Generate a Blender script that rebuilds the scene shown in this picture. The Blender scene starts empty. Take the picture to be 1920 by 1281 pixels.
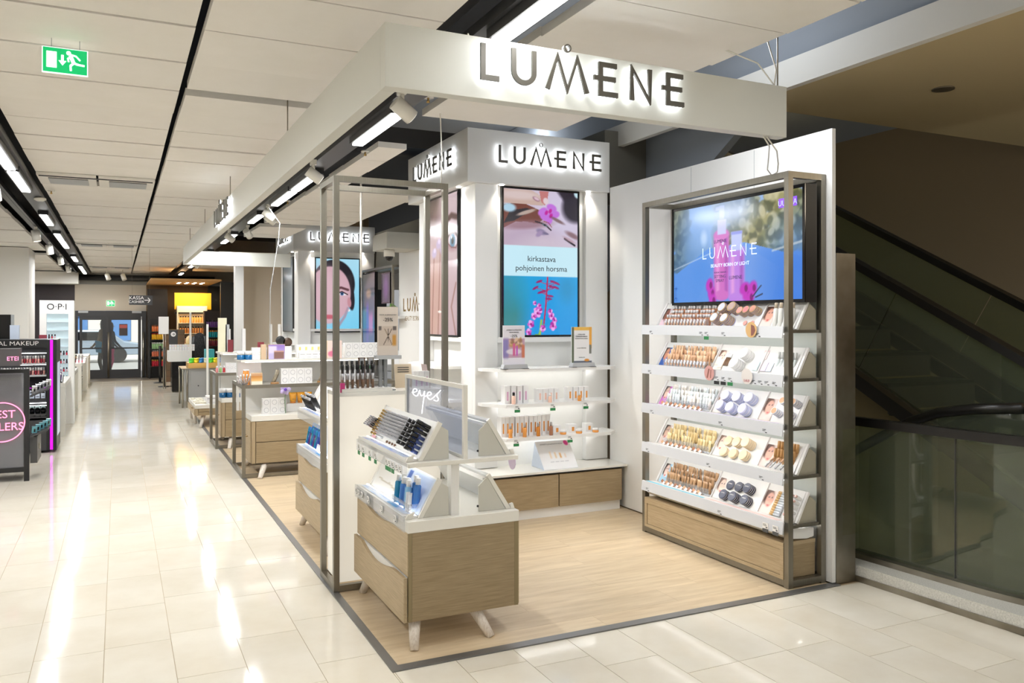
import bpy, bmesh, math, random
import numpy as np
from mathutils import Vector, Matrix
random.seed(7)
SC = bpy.context.scene
COL = SC.collection
# ---------------- camera ----------------
F_PX, CXP, HY, EYE = 1534.0, 960.0, 600.0, 1.7
YAW = math.atan2(960-222, F_PX)
cd = bpy.data.cameras.new('camera'); cam = bpy.data.objects.new('camera', cd); COL.objects.link(cam)
cd.sensor_width = 36; cd.lens = 36*F_PX/1920; cd.shift_y = -(640.5-HY)/1920; cd.clip_end = 200; cd.clip_start = .05
cam.location = (0, 0, EYE); cam.rotation_euler = (math.pi/2, 0, -YAW)
SC.camera = cam
# ---------------- world, exposure ----------------
W = bpy.data.worlds.new('world'); SC.world = W; W.use_nodes = True
W.node_tree.nodes['Background'].inputs[0].default_value = (.96, .98, 1, 1)
W.node_tree.nodes['Background'].inputs[1].default_value = .30
vs = SC.view_settings
vs.view_transform = 'Standard'; vs.look = 'None'; vs.gamma = 1; vs.use_curve_mapping = False
vs.exposure = .41
SC.cycles.max_bounces = 8; SC.cycles.diffuse_bounces = 4; SC.cycles.glossy_bounces = 4; SC.cycles.transparent_max_bounces = 16
SC.cycles.sample_clamp_indirect = 4; SC.cycles.use_denoising = True; SC.cycles.caustics_reflective = False; SC.cycles.caustics_refractive = False
EXPF = 2**vs.exposure

def area(name, loc, sx, sy, power, rot=(0,0,0), col=(.96,.98,1)):
    l = bpy.data.lights.new(name, 'AREA'); l.shape = 'RECTANGLE'; l.size = sx; l.size_y = sy; l.energy = power; l.color = col
    o = bpy.data.objects.new(name, l); o.location = loc; o.rotation_euler = rot; COL.objects.link(o); return o
def spot(name, loc, power, size=1.2, rot=(0,0,0), col=(1,.93,.82), blend=.6):
    l = bpy.data.lights.new(name, 'SPOT'); l.energy = power; l.spot_size = size; l.spot_blend = blend; l.color = col; l.shadow_soft_size = .04
    o = bpy.data.objects.new(name, l); o.location = loc; o.rotation_euler = rot; COL.objects.link(o); return o
# track lamps: long LED lines in both tracks, going on behind the camera
TL = [(-5,-3.6),(-3,-1.6),(-.6,.6),(2.3,3.35),(4.78,5.76),(7.05,8.05),(8.12,9.2),(10.1,11.0),(12.6,13.3),(13.4,14.1),(16,17),(20,21),(23.5,24.5)]
TR = [(-5,-3.6),(-3,-1.6),(0,1.2),(3.2,4.4),(6.4,7.95),(8.05,9.25),(11.2,12.4),(13.6,14.7),(14.8,16.2),(18.4,19.8),(21.6,23),(23.1,25)]
PM = 15.
for a, b in TL: area('track_light', (1.54, (a+b)/2, 2.94), .07, b-a, PM*(b-a)*(.32 if a < 3 else (1.15 if a < 6 else 1.4)))
for a, b in TR: area('track_light', (-.81, (a+b)/2, 2.94), .07, b-a, PM*(b-a)*(.5 if a < 3 else (1.15 if a < 6 else 1.4)))
for y in (-4, -1, 1.5): area('shop_light', (3.6, y, 3.0), 1.2, .3, 11)
area('booth_fill', (3.3, 3.9, 3.3), .4, .8, 20)  # unseen area lamp added in the open void to light the booth
def point(name, loc, p, col): l = bpy.data.lights.new(name,'POINT'); l.energy = p; l.color = col; l.shadow_soft_size = .2; o = bpy.data.objects.new(name,l); o.location = loc; COL.objects.link(o)
point('stair_fill', (5.9,7.5,3.6), 15, (1,.8,.45)); point('stair_fill', (6.2,1.5,2.9), 22, (1,.86,.66)); point('stair_fill', (6.4,5,0), 14, (.9,.95,.8))  # unseen points added to brighten the stairwell; first stands for the yellowish far lamp
point('void_fill', (3.5,4.5,3.75), 14, (.85,.92,1)); point('void_fill', (3.6,0.5,3.75), 10, (.85,.92,1)); point('void_fill', (4.2,8.3,3.8), 10, (.85,.92,1))  # hidden points added above the panels to lift the grey-blue void surfaces
sun = bpy.data.lights.new('sun','SUN'); sun.energy = 6; sun.angle = .02; so = bpy.data.objects.new('sun', sun); COL.objects.link(so)
so.rotation_euler = (math.radians(42), 0, math.radians(-15))

# ---------------- helpers ----------------
def lin(c): return tuple((x/12.92 if x <= .04045 else ((x+.055)/1.055)**2.4) for x in c)
def rgb(r, g, b): return lin((r/255, g/255, b/255))
def mat(name, c, rough=.5, metal=0., emit=0., alpha=1., spec=.5, coat=0.):
    m = bpy.data.materials.new(name); m.use_nodes = True
    b = m.node_tree.nodes['Principled BSDF']
    b.inputs['Base Color'].default_value = (*c, 1); b.inputs['Roughness'].default_value = rough; b.inputs['Metallic'].default_value = metal
    b.inputs['Specular IOR Level'].default_value = spec; b.inputs['Coat Weight'].default_value = coat
    if emit: b.inputs['Emission Color'].default_value = (*c, 1); b.inputs['Emission Strength'].default_value = emit
    if alpha < 1: b.inputs['Alpha'].default_value = alpha
    return m
def noisy(name, c1, c2, scale=(1,1,1), ns=5., rough=.5, metal=0., bump=0., detail=4, c3=None, rnd=0., spec=.5, coat=0., lo=.35, hi=.65):
    m = mat(name, c1, rough, metal, spec=spec, coat=coat); nt = m.node_tree; b = nt.nodes['Principled BSDF']; N = nt.nodes.new; L = nt.links.new
    g = N('ShaderNodeNewGeometry'); mp = N('ShaderNodeMapping'); mp.inputs['Scale'].default_value = scale
    oi = N('ShaderNodeObjectInfo')
    if rnd:
        cmb = N('ShaderNodeCombineXYZ'); mu = N('ShaderNodeMath'); mu.operation = 'MULTIPLY'; mu.inputs[1].default_value = 37.
        L(oi.outputs['Random'], mu.inputs[0]); [L(mu.outputs[0], cmb.inputs[i]) for i in range(3)]; L(cmb.outputs[0], mp.inputs['Location'])
    L(g.outputs['Position'], mp.inputs['Vector'])
    n = N('ShaderNodeTexNoise'); n.inputs['Scale'].default_value = ns; n.inputs['Detail'].default_value = detail; n.inputs['Roughness'].default_value = .6
    L(mp.outputs[0], n.inputs['Vector'])
    r = N('ShaderNodeValToRGB'); r.color_ramp.elements[0].position = lo; r.color_ramp.elements[1].position = hi
    r.color_ramp.elements[0].color = (*c1, 1); r.color_ramp.elements[1].color = (*c2, 1)
    if c3: e = r.color_ramp.elements.new((lo+hi)/2); e.color = (*c3, 1)
    L(n.outputs['Fac'], r.inputs[0]); out = r.outputs[0]
    if rnd:
        hsv = N('ShaderNodeHueSaturation'); mr = N('ShaderNodeMapRange'); mr.inputs['To Min'].default_value = 1-rnd; mr.inputs['To Max'].default_value = 1+rnd
        L(oi.outputs['Random'], mr.inputs[0]); L(mr.outputs[0], hsv.inputs['Value']); L(out, hsv.inputs['Color']); out = hsv.outputs[0]
    L(out, b.inputs['Base Color'])
    if bump:
        bp = N('ShaderNodeBump'); bp.inputs['Strength'].default_value = bump; bp.inputs['Distance'].default_value = .002; L(n.outputs['Fac'], bp.inputs['Height']); L(bp.outputs[0], b.inputs['Normal'])
    return m
def glass(name, tint, refl=.12, opac=.15):
    m = bpy.data.materials.new(name); m.use_nodes = True; nt = m.node_tree; nt.nodes.clear(); N = nt.nodes.new; L = nt.links.new
    o = N('ShaderNodeOutputMaterial'); t = N('ShaderNodeBsdfTransparent'); t.inputs[0].default_value = (*tint, 1)
    gl = N('ShaderNodeBsdfGlossy'); gl.inputs['Roughness'].default_value = .02; d = N('ShaderNodeBsdfDiffuse'); d.inputs[0].default_value = (*tint, 1)
    f = N('ShaderNodeLayerWeight'); pw = N('ShaderNodeMath'); pw.operation = 'POWER'; pw.inputs[1].default_value = 4.; L(f.outputs['Facing'], pw.inputs[0])
    a = N('ShaderNodeMixShader'); b = N('ShaderNodeMixShader'); a.inputs[0].default_value = opac
    L(t.outputs[0], a.inputs[1]); L(d.outputs[0], a.inputs[2]); mu = N('ShaderNodeMath'); mu.operation = 'MULTIPLY_ADD'; mu.inputs[1].default_value = .8; mu.inputs[2].default_value = refl*.5
    L(pw.outputs[0], mu.inputs[0]); L(mu.outputs[0], b.inputs[0]); L(a.outputs[0], b.inputs[1]); L(gl.outputs[0], b.inputs[2]); L(b.outputs[0], o.inputs[0])
    return m
def attrmat(name, emit=True, rough=.4):
    m = bpy.data.materials.new(name); m.use_nodes = True; nt = m.node_tree; b = nt.nodes['Principled BSDF']
    a = nt.nodes.new('ShaderNodeAttribute'); a.attribute_name = 'pic'
    b.inputs['Roughness'].default_value = rough
    if emit:
        b.inputs['Base Color'].default_value = (.01,.01,.01,1); nt.links.new(a.outputs['Color'], b.inputs['Emission Color']); b.inputs['Emission Strength'].default_value = 1/EXPF; b.inputs['Roughness'].default_value = .15
    else: nt.links.new(a.outputs['Color'], b.inputs['Base Color'])
    return m

class MB:
    def __init__(s, M=None): s.v = []; s.f = []; s.mi = []; s.M = M; s.sm = []
    def add(s, vs, fs, mi=0, smooth=False):
        n = len(s.v)
        if s.M is not None: vs = [tuple(s.M @ Vector(p)) for p in vs]
        s.v += [tuple(p) for p in vs]; s.f += [tuple(i+n for i in f) for f in fs]; s.mi += [mi]*len(fs); s.sm += [smooth]*len(fs); return s
    def box(s, x0, x1, y0, y1, z0, z1, mi=0):
        return s.add([(x0,y0,z0),(x1,y0,z0),(x1,y1,z0),(x0,y1,z0),(x0,y0,z1),(x1,y0,z1),(x1,y1,z1),(x0,y1,z1)],
                     [(0,3,2,1),(4,5,6,7),(0,1,5,4),(1,2,6,5),(2,3,7,6),(3,0,4,7)], mi)
    def prism(s, poly, axis, a, b, mi=0):   # polygon in the other two axes, extruded along axis
        def P(p, t): return {0:(t,p[0],p[1]), 1:(p[0],t,p[1]), 2:(p[0],p[1],t)}[axis]
        n = len(poly); vs = [P(p,a) for p in poly]+[P(p,b) for p in poly]
        fs = [tuple(range(n)), tuple(range(2*n-1, n-1, -1))]+[(i,(i+1)%n,(i+1)%n+n,i+n) for i in range(n)]
        return s.add(vs, fs, mi)
    def frus(s, p0, p1, r0, r1, n=12, mi=0, caps=True):
        p0, p1 = Vector(p0), Vector(p1); d = (p1-p0).normalized(); u = d.orthogonal().normalized(); w = d.cross(u)
        vs = [p0+(u*math.cos(t)+w*math.sin(t))*r0 for t in [2*math.pi*i/n for i in range(n)]]+[p1+(u*math.cos(t)+w*math.sin(t))*r1 for t in [2*math.pi*i/n for i in range(n)]]
        s.add(vs, [(i,(i+1)%n,(i+1)%n+n,i+n) for i in range(n)], mi, True)
        if caps: k = len(s.v)-2*n; s.f += [tuple(k+i for i in range(n-1,-1,-1)), tuple(k+n+i for i in range(n))]; s.mi += [mi,mi]; s.sm += [False,False]
        return s
    def lathe(s, prof, c=(0,0,0), n=12, mi=0, sm=True):
        vs = []; fs = []; m = len(prof)
        for r, z in prof:
            for i in range(n): t = 2*math.pi*i/n; vs.append((c[0]+r*math.cos(t), c[1]+r*math.sin(t), c[2]+z))
        for j in range(m-1):
            for i in range(n): fs.append((j*n+i, j*n+(i+1)%n, (j+1)*n+(i+1)%n, (j+1)*n+i))
        s.add(vs, fs, mi, sm); k = len(s.v)-len(vs)
        s.f += [tuple(k+i for i in range(n-1,-1,-1)), tuple(k+(m-1)*n+i for i in range(n))]; s.mi += [mi,mi]; s.sm += [False,False]; return s
    def tube(s, pts, r, n=6, mi=0):
        pts = [Vector(p) for p in pts]; vs = []; fs = []; u = None
        for i, p in enumerate(pts):
            d = (pts[min(i+1,len(pts)-1)]-pts[max(i-1,0)]).normalized()
            u = d.orthogonal().normalized() if u is None else (u-d*u.dot(d)).normalized(); w = d.cross(u)
            vs += [p+(u*math.cos(t)+w*math.sin(t))*r for t in [2*math.pi*k/n for k in range(n)]]
        for j in range(len(pts)-1):
            for i in range(n): fs.append((j*n+i, j*n+(i+1)%n, (j+1)*n+(i+1)%n, (j+1)*n+i))
        fs += [tuple(range(n-1,-1,-1)), tuple((len(pts)-1)*n+i for i in range(n))]
        return s.add(vs, fs, mi, True)
    def bar(s, p, q, w, d, up=(0,0,1), mi=0, ext=0.):  # rectangular bar from p to q; w across, d along 'up'
        p, q = Vector(p), Vector(q); a = (q-p).normalized(); p = p-a*ext; q = q+a*ext; up = Vector(up); b = (up-a*up.dot(a)).normalized(); c = a.cross(b)
        vs = [P+b*sb*d/2+c*sc*w/2 for P in (p,q) for sb, sc in ((-1,-1),(-1,1),(1,1),(1,-1))]
        return s.add(vs, [(0,1,2,3),(7,6,5,4),(0,4,5,1),(1,5,6,2),(2,6,7,3),(3,7,4,0)], mi)
    def strip(s, pts, w, z0, z1, mi=0, closed=False):
        P = [Vector(p) for p in pts]; n = len(P); vs = []
        for i, p in enumerate(P):
            a = P[(i-1)%n] if (closed or i) else p; b = P[(i+1)%n] if (closed or i < n-1) else p
            d0 = (p-a).normalized() if (p-a).length else (b-p).normalized(); d1 = (b-p).normalized() if (b-p).length else d0
            m = Vector((-(d0.y+d1.y), d0.x+d1.x)).normalized(); q = w/2/max(.62, m.dot(Vector((-d0.y,d0.x))))
            vs += [(p.x+m.x*q,p.y+m.y*q,z0),(p.x-m.x*q,p.y-m.y*q,z0),(p.x-m.x*q,p.y-m.y*q,z1),(p.x+m.x*q,p.y+m.y*q,z1)]
        fs = [] if closed else [(0,1,2,3),(4*n-1,4*n-2,4*n-3,4*n-4)]
        for i in range(n if closed else n-1):
            a = 4*i; b = 4*((i+1)%n); fs += [(a,b,b+1,a+1),(a+1,b+1,b+2,a+2),(a+2,b+2,b+3,a+3),(a+3,b+3,b,a)]
        return s.add(vs, fs, mi)
    def mesh(s, name, mats):
        me = bpy.data.meshes.new(name); me.from_pydata(s.v, [], s.f)
        for m in mats: me.materials.append(m)
        me.polygons.foreach_set('material_index', s.mi); me.polygons.foreach_set('use_smooth', s.sm)
        bm = bmesh.new(); bm.from_mesh(me); bmesh.ops.recalc_face_normals(bm, faces=bm.faces); bm.to_mesh(me); bm.free()
        return me
def wpos(o):
    p = Vector((0,0,0))
    while o is not None: p += o.location; o = o.parent
    return p
def L_(o, label=None, cat=None, group=None, kind=None):
    if label: o['label'] = label
    if cat: o['category'] = cat
    if group: o['group'] = group
    if kind: o['kind'] = kind
    return o
def obj(name, mb, mats, parent=None, label=None, cat=None, group=None, kind=None, local=False, bev=0.):
    """links mesh; world coordinates unless local (then coordinates are relative to the parent)"""
    if not isinstance(mats, (list, tuple)): mats = [mats]
    if not local:
        a = np.array(mb.v); c = Vector(((a[:,0].min()+a[:,0].max())/2, (a[:,1].min()+a[:,1].max())/2, a[:,2].min()))
        mb.v = [tuple(p) for p in (a-np.array(c))]
    me = mb.mesh(name, mats); o = bpy.data.objects.new(name, me); COL.objects.link(o)
    if not local: o.location = c-wpos(parent) if parent else c
    if parent: o.parent = parent
    if bev: m = o.modifiers.new('bevel', 'BEVEL'); m.width = bev; m.segments = 2; m.limit_method = 'ANGLE'
    return L_(o, label, cat, group, kind)
def thing(name, label, cat, loc, group=None, rz=0., kind=None):
    o = bpy.data.objects.new(name, None); o.empty_display_size = .05; COL.objects.link(o); o.location = loc; o.rotation_euler = (0,0,rz)
    return L_(o, label, cat, group, kind)
def st(name, mb, m, parent=None, bev=0.): return obj(name, mb, m, parent, kind=None if parent else 'structure', bev=bev)
def put(name, me, loc, rot=(0,0,0), label=None, cat=None, group=None, M=None):
    o = bpy.data.objects.new(name, me); COL.objects.link(o)
    if M is not None: o.matrix_world = M
    else: o.location = loc; o.rotation_euler = rot
    return L_(o, label, cat, group)
def copytree(o, loc, rz=None, label=None, parent=None):
    c = o.copy(); COL.objects.link(c); c.parent = parent
    if loc is not None: c.location = loc
    if rz is not None: c.rotation_euler = (0,0,rz)
    if label: c['label'] = label
    for ch in o.children: copytree(ch, None, parent=c)
    return c
ORD = 'first second third fourth fifth sixth seventh eighth ninth tenth eleventh twelfth thirteenth fourteenth fifteenth sixteenth seventeenth eighteenth nineteenth twentieth'.split()
ORD += ['twenty-'+x for x in ORD[:9]]+['thirtieth']+['thirty-'+x for x in ORD[:9]]
def frame(O, R, U):
    R, U = Vector(R).normalized(), Vector(U).normalized(); N = R.cross(U)
    return Matrix(((R.x,U.x,N.x,O[0]),(R.y,U.y,N.y,O[1]),(R.z,U.z,N.z,O[2]),(0,0,0,1)))
FRONT = ((1,0,0),(0,0,1)); SIDE = ((0,-1,0),(0,0,1))
def text_mb(s, O, R, U, size, depth=.001, align='CENTER', lift=.001, sx=1., bold=0.):
    cu = bpy.data.curves.new('t', 'FONT'); cu.body = s; cu.size = size; cu.extrude = depth/2; cu.align_x = align; cu.resolution_u = 3; cu.offset = bold
    t = bpy.data.objects.new('t', cu); COL.objects.link(t); dg = bpy.context.evaluated_depsgraph_get()
    me = bpy.data.meshes.new_from_object(t.evaluated_get(dg)); COL.objects.unlink(t); bpy.data.objects.remove(t)
    mb = MB(frame(O, R, U) @ Matrix.Translation((0,0,lift+depth/2)) @ Matrix.Diagonal((sx,1,1,1)))
    mb.add([tuple(v.co) for v in me.vertices], [tuple(p.vertices) for p in me.polygons]); bpy.data.meshes.remove(me); return mb
def text(s, O, R, U, size, m, parent, depth=.001, align='CENTER', lift=.001, name='lettering', sx=1., bold=0.):
    return obj(name, text_mb(s, O, R, U, size, depth, align, lift, sx, bold), m, parent, kind='stuff')
GLY = {'L':[[(.06,1),(.06,.065),(.55,.065)]], 'M':[[(.0,.0),(.33,.98),(.66,.03),(.99,.98),(1.32,.0)]],
       'E':[[(.80,.93),(.24,.93),(.24,.065),(.84,.065)],[(0,.52),(.76,.52)]], 'N':[[(.06,0),(.06,.97),(.71,.03),(.71,1)]],
       'U':[[(.06,1)]+[(.38-.32*math.cos(a), .37-.31*math.sin(a)) for a in [math.pi*i/12 for i in range(13)]]+[(.70,1)]]}
def glyph(mb, ch, x, th, d, z0, sc=1.):
    for j, pts in enumerate(GLY[ch]): mb.strip([(p[0]+x, p[1]) for p in pts], th*sc, z0, z0+d+.0003*j)
def logo(O, R, U, width, parent, m, halo=None, depth=.012, off=.03, th=.148, squash=1.):
    """O: lower left of the word; letters stand off the surface on a lit halo"""
    k = width/6.93; base = frame(O, R, U) @ Matrix.Diagonal((k, k*squash, 1, 1))
    for ch, x in zip('LUMENE', (0,.95,2.08,3.63,4.92,6.08)):
        mb = MB(base); glyph(mb, ch, x, th, depth, off); obj('letter', mb, m, parent)
        if halo: mb = MB(base); glyph(mb, ch, x, th, .006, off-.010, .8); obj('letter_light', mb, halo, parent)
    for z0, mm, rr, dd in ([(off, m, .032, depth)]+([(off-.010, halo, .022, .006)] if halo else [])):
        mb = MB(base); pts = [(2.74+.1*math.cos(a), 1.24+.1*math.sin(a)) for a in [2*math.pi*i/14 for i in range(15)]]
        mb.strip(pts[:-1], rr*1.3, z0, z0+dd, closed=True)
        obj('ring_accent' if mm is m else 'letter_light', mb, mm, parent)
# painted flat pictures (screens, cards): a grid with a colour per vertex
class Pic:
    def __init__(s, nx, ny, base, asp=1.):
        s.nx, s.ny = nx, ny; u = np.linspace(0,1,nx); v = np.linspace(0,1,ny); s.U, s.V = np.meshgrid(u, v); s.a = asp
        s.I = np.zeros((ny,nx,3)); s.I[:] = np.array(base)/255.
    def mix(s, m, c): m = np.clip(m,0,1)[...,None]; s.I = s.I*(1-m)+np.array(c)/255.*m; return s
    def ell(s, cx, cy, rx, ry, c, rot=0, soft=.1, op=1.):
        x = (s.U-cx); y = (s.V-cy)*s.a; cr, sr = math.cos(rot), math.sin(rot); X = x*cr+y*sr; Y = -x*sr+y*cr
        d = np.sqrt((X/rx)**2+(Y/(ry*s.a))**2) if False else np.sqrt((X/rx)**2+(Y/ry)**2)
        return s.mix(np.clip((1-d)/soft+.5,0,1)*op, c)
    def rect(s, x0, y0, x1, y1, c, soft=.004, op=1.):
        f = lambda t: np.clip(t/soft+.5,0,1)
        return s.mix(f(s.U-x0)*f(x1-s.U)*f(s.V-y0)*f(y1-s.V)*op, c)
    def line(s, pts, w, c, soft=.5, op=1.):
        m = np.zeros_like(s.U)
        for (a,b),(p,q) in zip(pts[:-1], pts[1:]):
            dx, dy = p-a, (q-b)*s.a; x = s.U-a; y = (s.V-b)*s.a; t = np.clip((x*dx+y*dy)/(dx*dx+dy*dy+1e-9),0,1); d = np.hypot(x-t*dx, y-t*dy); m = np.maximum(m, np.clip((w-d)/(w*soft)+.5,0,1))
        return s.mix(m*op, c)
    def poly(s, pts, c, soft=.01, op=1.):
        n = len(pts); inside = np.zeros_like(s.U, bool); j = n-1
        for i in range(n):
            xi, yi = pts[i]; xj, yj = pts[j]
            inside ^= ((yi > s.V) != (yj > s.V)) & (s.U < (xj-xi)*(s.V-yi)/(yj-yi+1e-12)+xi); j = i
        return s.mix(inside*op, c)
    def grad(s, y0, y1, c0, c1, x0=0, x1=1):
        t = np.clip((s.V-y0)/(y1-y0),0,1)[...,None]; g = np.array(c0)/255.*(1-t)+np.array(c1)/255.*t
        m = ((s.V>=y0)&(s.V<=y1)&(s.U>=x0)&(s.U<=x1))[...,None]; s.I = np.where(m, g, s.I); return s
    def blot(s, n, box, r, cols, rng, op=.6, sf=.9):
        for _ in range(n): s.ell(rng.uniform(box[0],box[2]), rng.uniform(box[1],box[3]), r*rng.uniform(.5,1.3), r*rng.uniform(.5,1.3), cols[rng.integers(len(cols))], rng.uniform(0,3), sf, op)
        return s
    def make(s, name, O, R, U, w, h, m, parent, **k):
        Mx = frame(O, R, U); pts = np.stack([s.U.ravel()*w, s.V.ravel()*h, np.zeros(s.nx*s.ny)],1)
        R3 = np.array(Mx.to_3x3()); P = pts@R3.T+np.array(O)
        c = Vector(P.min(0)); P = P-np.array(c)
        idx = np.arange(s.nx*s.ny).reshape(s.ny,s.nx); F = np.stack([idx[:-1,:-1],idx[:-1,1:],idx[1:,1:],idx[1:,:-1]],-1).reshape(-1,4)
        me = bpy.data.meshes.new(name); me.from_pydata(P.tolist(), [], F.tolist()); me.materials.append(m)
        at = me.color_attributes.new('pic','FLOAT_COLOR','POINT'); I = s.I.reshape(-1,3); I = np.where(I<=.04045, I/12.92, ((I+.055)/1.055)**2.4)
        at.data.foreach_set('color', np.concatenate([I, np.ones((len(I),1))],1).astype(np.float32).ravel())
        o = bpy.data.objects.new(name, me); COL.objects.link(o); o.location = c-wpos(parent) if parent else c
        if parent: o.parent = parent
        return L_(o, **k)
RNG = np.random.default_rng(3)
# ---------------- materials ----------------
STONE = noisy('cream_limestone', rgb(231,225,211), rgb(219,210,191), (1,1,1), 2.2, rough=.075, detail=8, rnd=.035, spec=.28, lo=.3, hi=.75)
GROUT = mat('grout', rgb(176,160,132), .8)
PLANKM = noisy('oak_vinyl', rgb(218,198,166), rgb(194,170,136), (.9,7,1), 3., rough=.38, detail=6, rnd=.05, lo=.3, hi=.72)
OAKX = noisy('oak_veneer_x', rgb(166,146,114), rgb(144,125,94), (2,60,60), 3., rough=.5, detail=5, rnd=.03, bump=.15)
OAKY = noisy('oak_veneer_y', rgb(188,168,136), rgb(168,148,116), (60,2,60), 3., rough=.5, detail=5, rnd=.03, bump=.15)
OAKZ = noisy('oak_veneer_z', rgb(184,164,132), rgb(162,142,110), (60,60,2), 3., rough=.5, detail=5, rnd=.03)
LIME = noisy('limed_wood', rgb(238,230,220), rgb(214,202,188), (40,40,3), 3., rough=.6, detail=5)
EDGEM = mat('oak_edge', rgb(142,126,92), .5)
METAL = noisy('champagne_metal', rgb(142,137,126), rgb(134,129,118), (60,60,1), 4., rough=.36, metal=.85)
STEEL = noisy('stainless', rgb(168,162,150), rgb(120,112,98), (1,1,1), 1.6, rough=.32, metal=.9)
STRIP = mat('floor_strip', rgb(132,132,132), .35, .7)
WHITE = mat('white_laminate', rgb(240,239,236), .4)
WHITEG = mat('white_solid_surface', rgb(238,235,226), .22)
WHITEP = mat('white_paint', rgb(232,229,222), .6)
FASC = mat('fascia_paint', rgb(214,214,206), .42)
PANELM = noisy('ceiling_panel', rgb(248,244,238), rgb(245,241,234), (1,1,1), 4., rough=.7, rnd=.012)
VOID = mat('ceiling_void', rgb(34,35,38), .8)
BLACK = mat('black', rgb(24,24,26), .4); BLACKG = mat('black_gloss', rgb(16,16,18), .12)
DARK = mat('dark_grey', rgb(56,56,58), .5); GREY = mat('grey_paint', rgb(138,140,142), .6); LGREY = mat('light_grey', rgb(186,188,190), .5)
BEIGE = mat('beige_wall', rgb(206,196,180), .7); SOFF = mat('soffit', rgb(196,178,140), .7); BROWN = mat('brown_wall', rgb(138,122,100), .7)
STEP = mat('escalator_metal', rgb(44,41,38), .45, .3); RUB = mat('rubber', rgb(20,18,17), .35)
GOLD = mat('gold_metal', rgb(176,146,90), .25, .9); YEL = mat('yellow_panel', rgb(228,176,40), .6)
LETM = mat('sign_letter_metal', rgb(92,88,80), .42, .25)
LED = mat('led', (1,1,1), .5, emit=7.); HALO = mat('halo_led', (.90,.95,1), .5, emit=6.)
TUBEL = mat('tube_lamp', (1,.98,.96), .5, emit=9.)
LBOX = mat('lightbox', rgb(255,246,228), .5, emit=.42); LBOX.node_tree.nodes['Principled BSDF'].inputs['Base Color'].default_value = (.42,.40,.36,1)
MAG = mat('magenta_led', rgb(216,0,226), .5, emit=1.1); NEONP = mat('pink_neon', rgb(255,130,170), .5, emit=1.4); NEONW = mat('white_neon', (1,1,1), .4, emit=2.)
GREEN = mat('exit_green', rgb(0,168,96), .4, emit=.75); EXW = mat('exit_white', rgb(240,255,245), .4, emit=.9)
GLASS = glass('clear_glass', (.93,.96,.95), .10, .03); ACR = glass('acrylic', (.95,.96,.98), .07, .10); GGLASS = glass('green_glass', (.68,.74,.62), .14, .04)
EYEP = glass('eyes_panel_glass', (.86,.89,.97), .14, .12)
SCREEN = attrmat('screen'); PRINT = attrmat('print', False)
GTAG = mat('green_tag', rgb(40,128,72), .5); BTAG = mat('black_tag', rgb(30,32,32), .5); PAPER = mat('paper', rgb(243,241,238), .5)
INK = mat('ink', rgb(40,40,44), .5); TINTK = mat('light_ink', rgb(150,150,155), .5)
PASTEL = [mat('pastel_%d'%i, rgb(*c), .4) for i, c in enumerate([(214,226,244),(232,214,238),(246,222,206),(206,232,236),(236,214,214)])]
# ================= SETTING =================
fl = thing('floor', None, None, (0,0,0), kind='structure')
CW = .3165; X0 = -.065; NT = [0]; rest = MB()
obj('grout_bed', MB().box(-9,4.40,-8,26.9,-.05,-.0025).box(4.40,7,-8,2.2,-.05,-.0025), GROUT, fl)
tile_cache = {}
def tile(x0, x1, y0, y1):
    g = .0016
    if NT[0] < 290 and x1 > -3.2 and y0 < 13 and y1 > 2.2:
        NT[0] += 1; k = (round(x1-x0,3), round(y1-y0,3))
        if k not in tile_cache:
            w, h = (x1-x0)/2-g, (y1-y0)/2-g; tile_cache[k] = MB().box(-w,w,-h,h,-.004,0).mesh('tile', [STONE])
        o = put('tile', tile_cache[k], ((x0+x1)/2,(y0+y1)/2,0)); o.parent = fl
    else: rest.box(x0+g,x1-g,y0+g,y1-g,-.004,0)
for k in range(-24, 16):
    xa, xb = X0+CW*k, X0+CW*(k+1)
    if xa > 4.40: continue
    rr = random.Random(k*7+1); y = -7.5+rr.random()*.5; stops = [6.595, 16.2]
    if xa < 1.19:
        xb2 = min(xb, 1.192)
        y = 6.595; ys = [y]
        while y < 26.5: y += rr.choice((.6,.62,.64,.72)); ys.append(min(y,26.5))
        y = 6.595
        while y > -7: y -= rr.choice((.58,.62,.64,.7)); ys.insert(0, y)
        if 16 < ys[-1]: pass
        for a, b in zip(ys[:-1], ys[1:]):
            if b-a > .02: tile(xa, xb2, a, b)
        if xb > 1.192:
            y = 3.8
            while y > -7: b = y; y -= rr.choice((.6,.66,.7)); tile(1.192, xb, y, b)
    else:
        y = 3.80 - rr.choice((.16,.24,.38,.45,.62)); tile(xa, min(xb,4.38), y, 3.80)
        while y > -7: b = y; y -= rr.choice((.58,.66,.7,.74)); tile(xa, min(xb,4.38), y, b)
obj('tile_field', rest, STONE, fl, kind='stuff')
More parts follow.
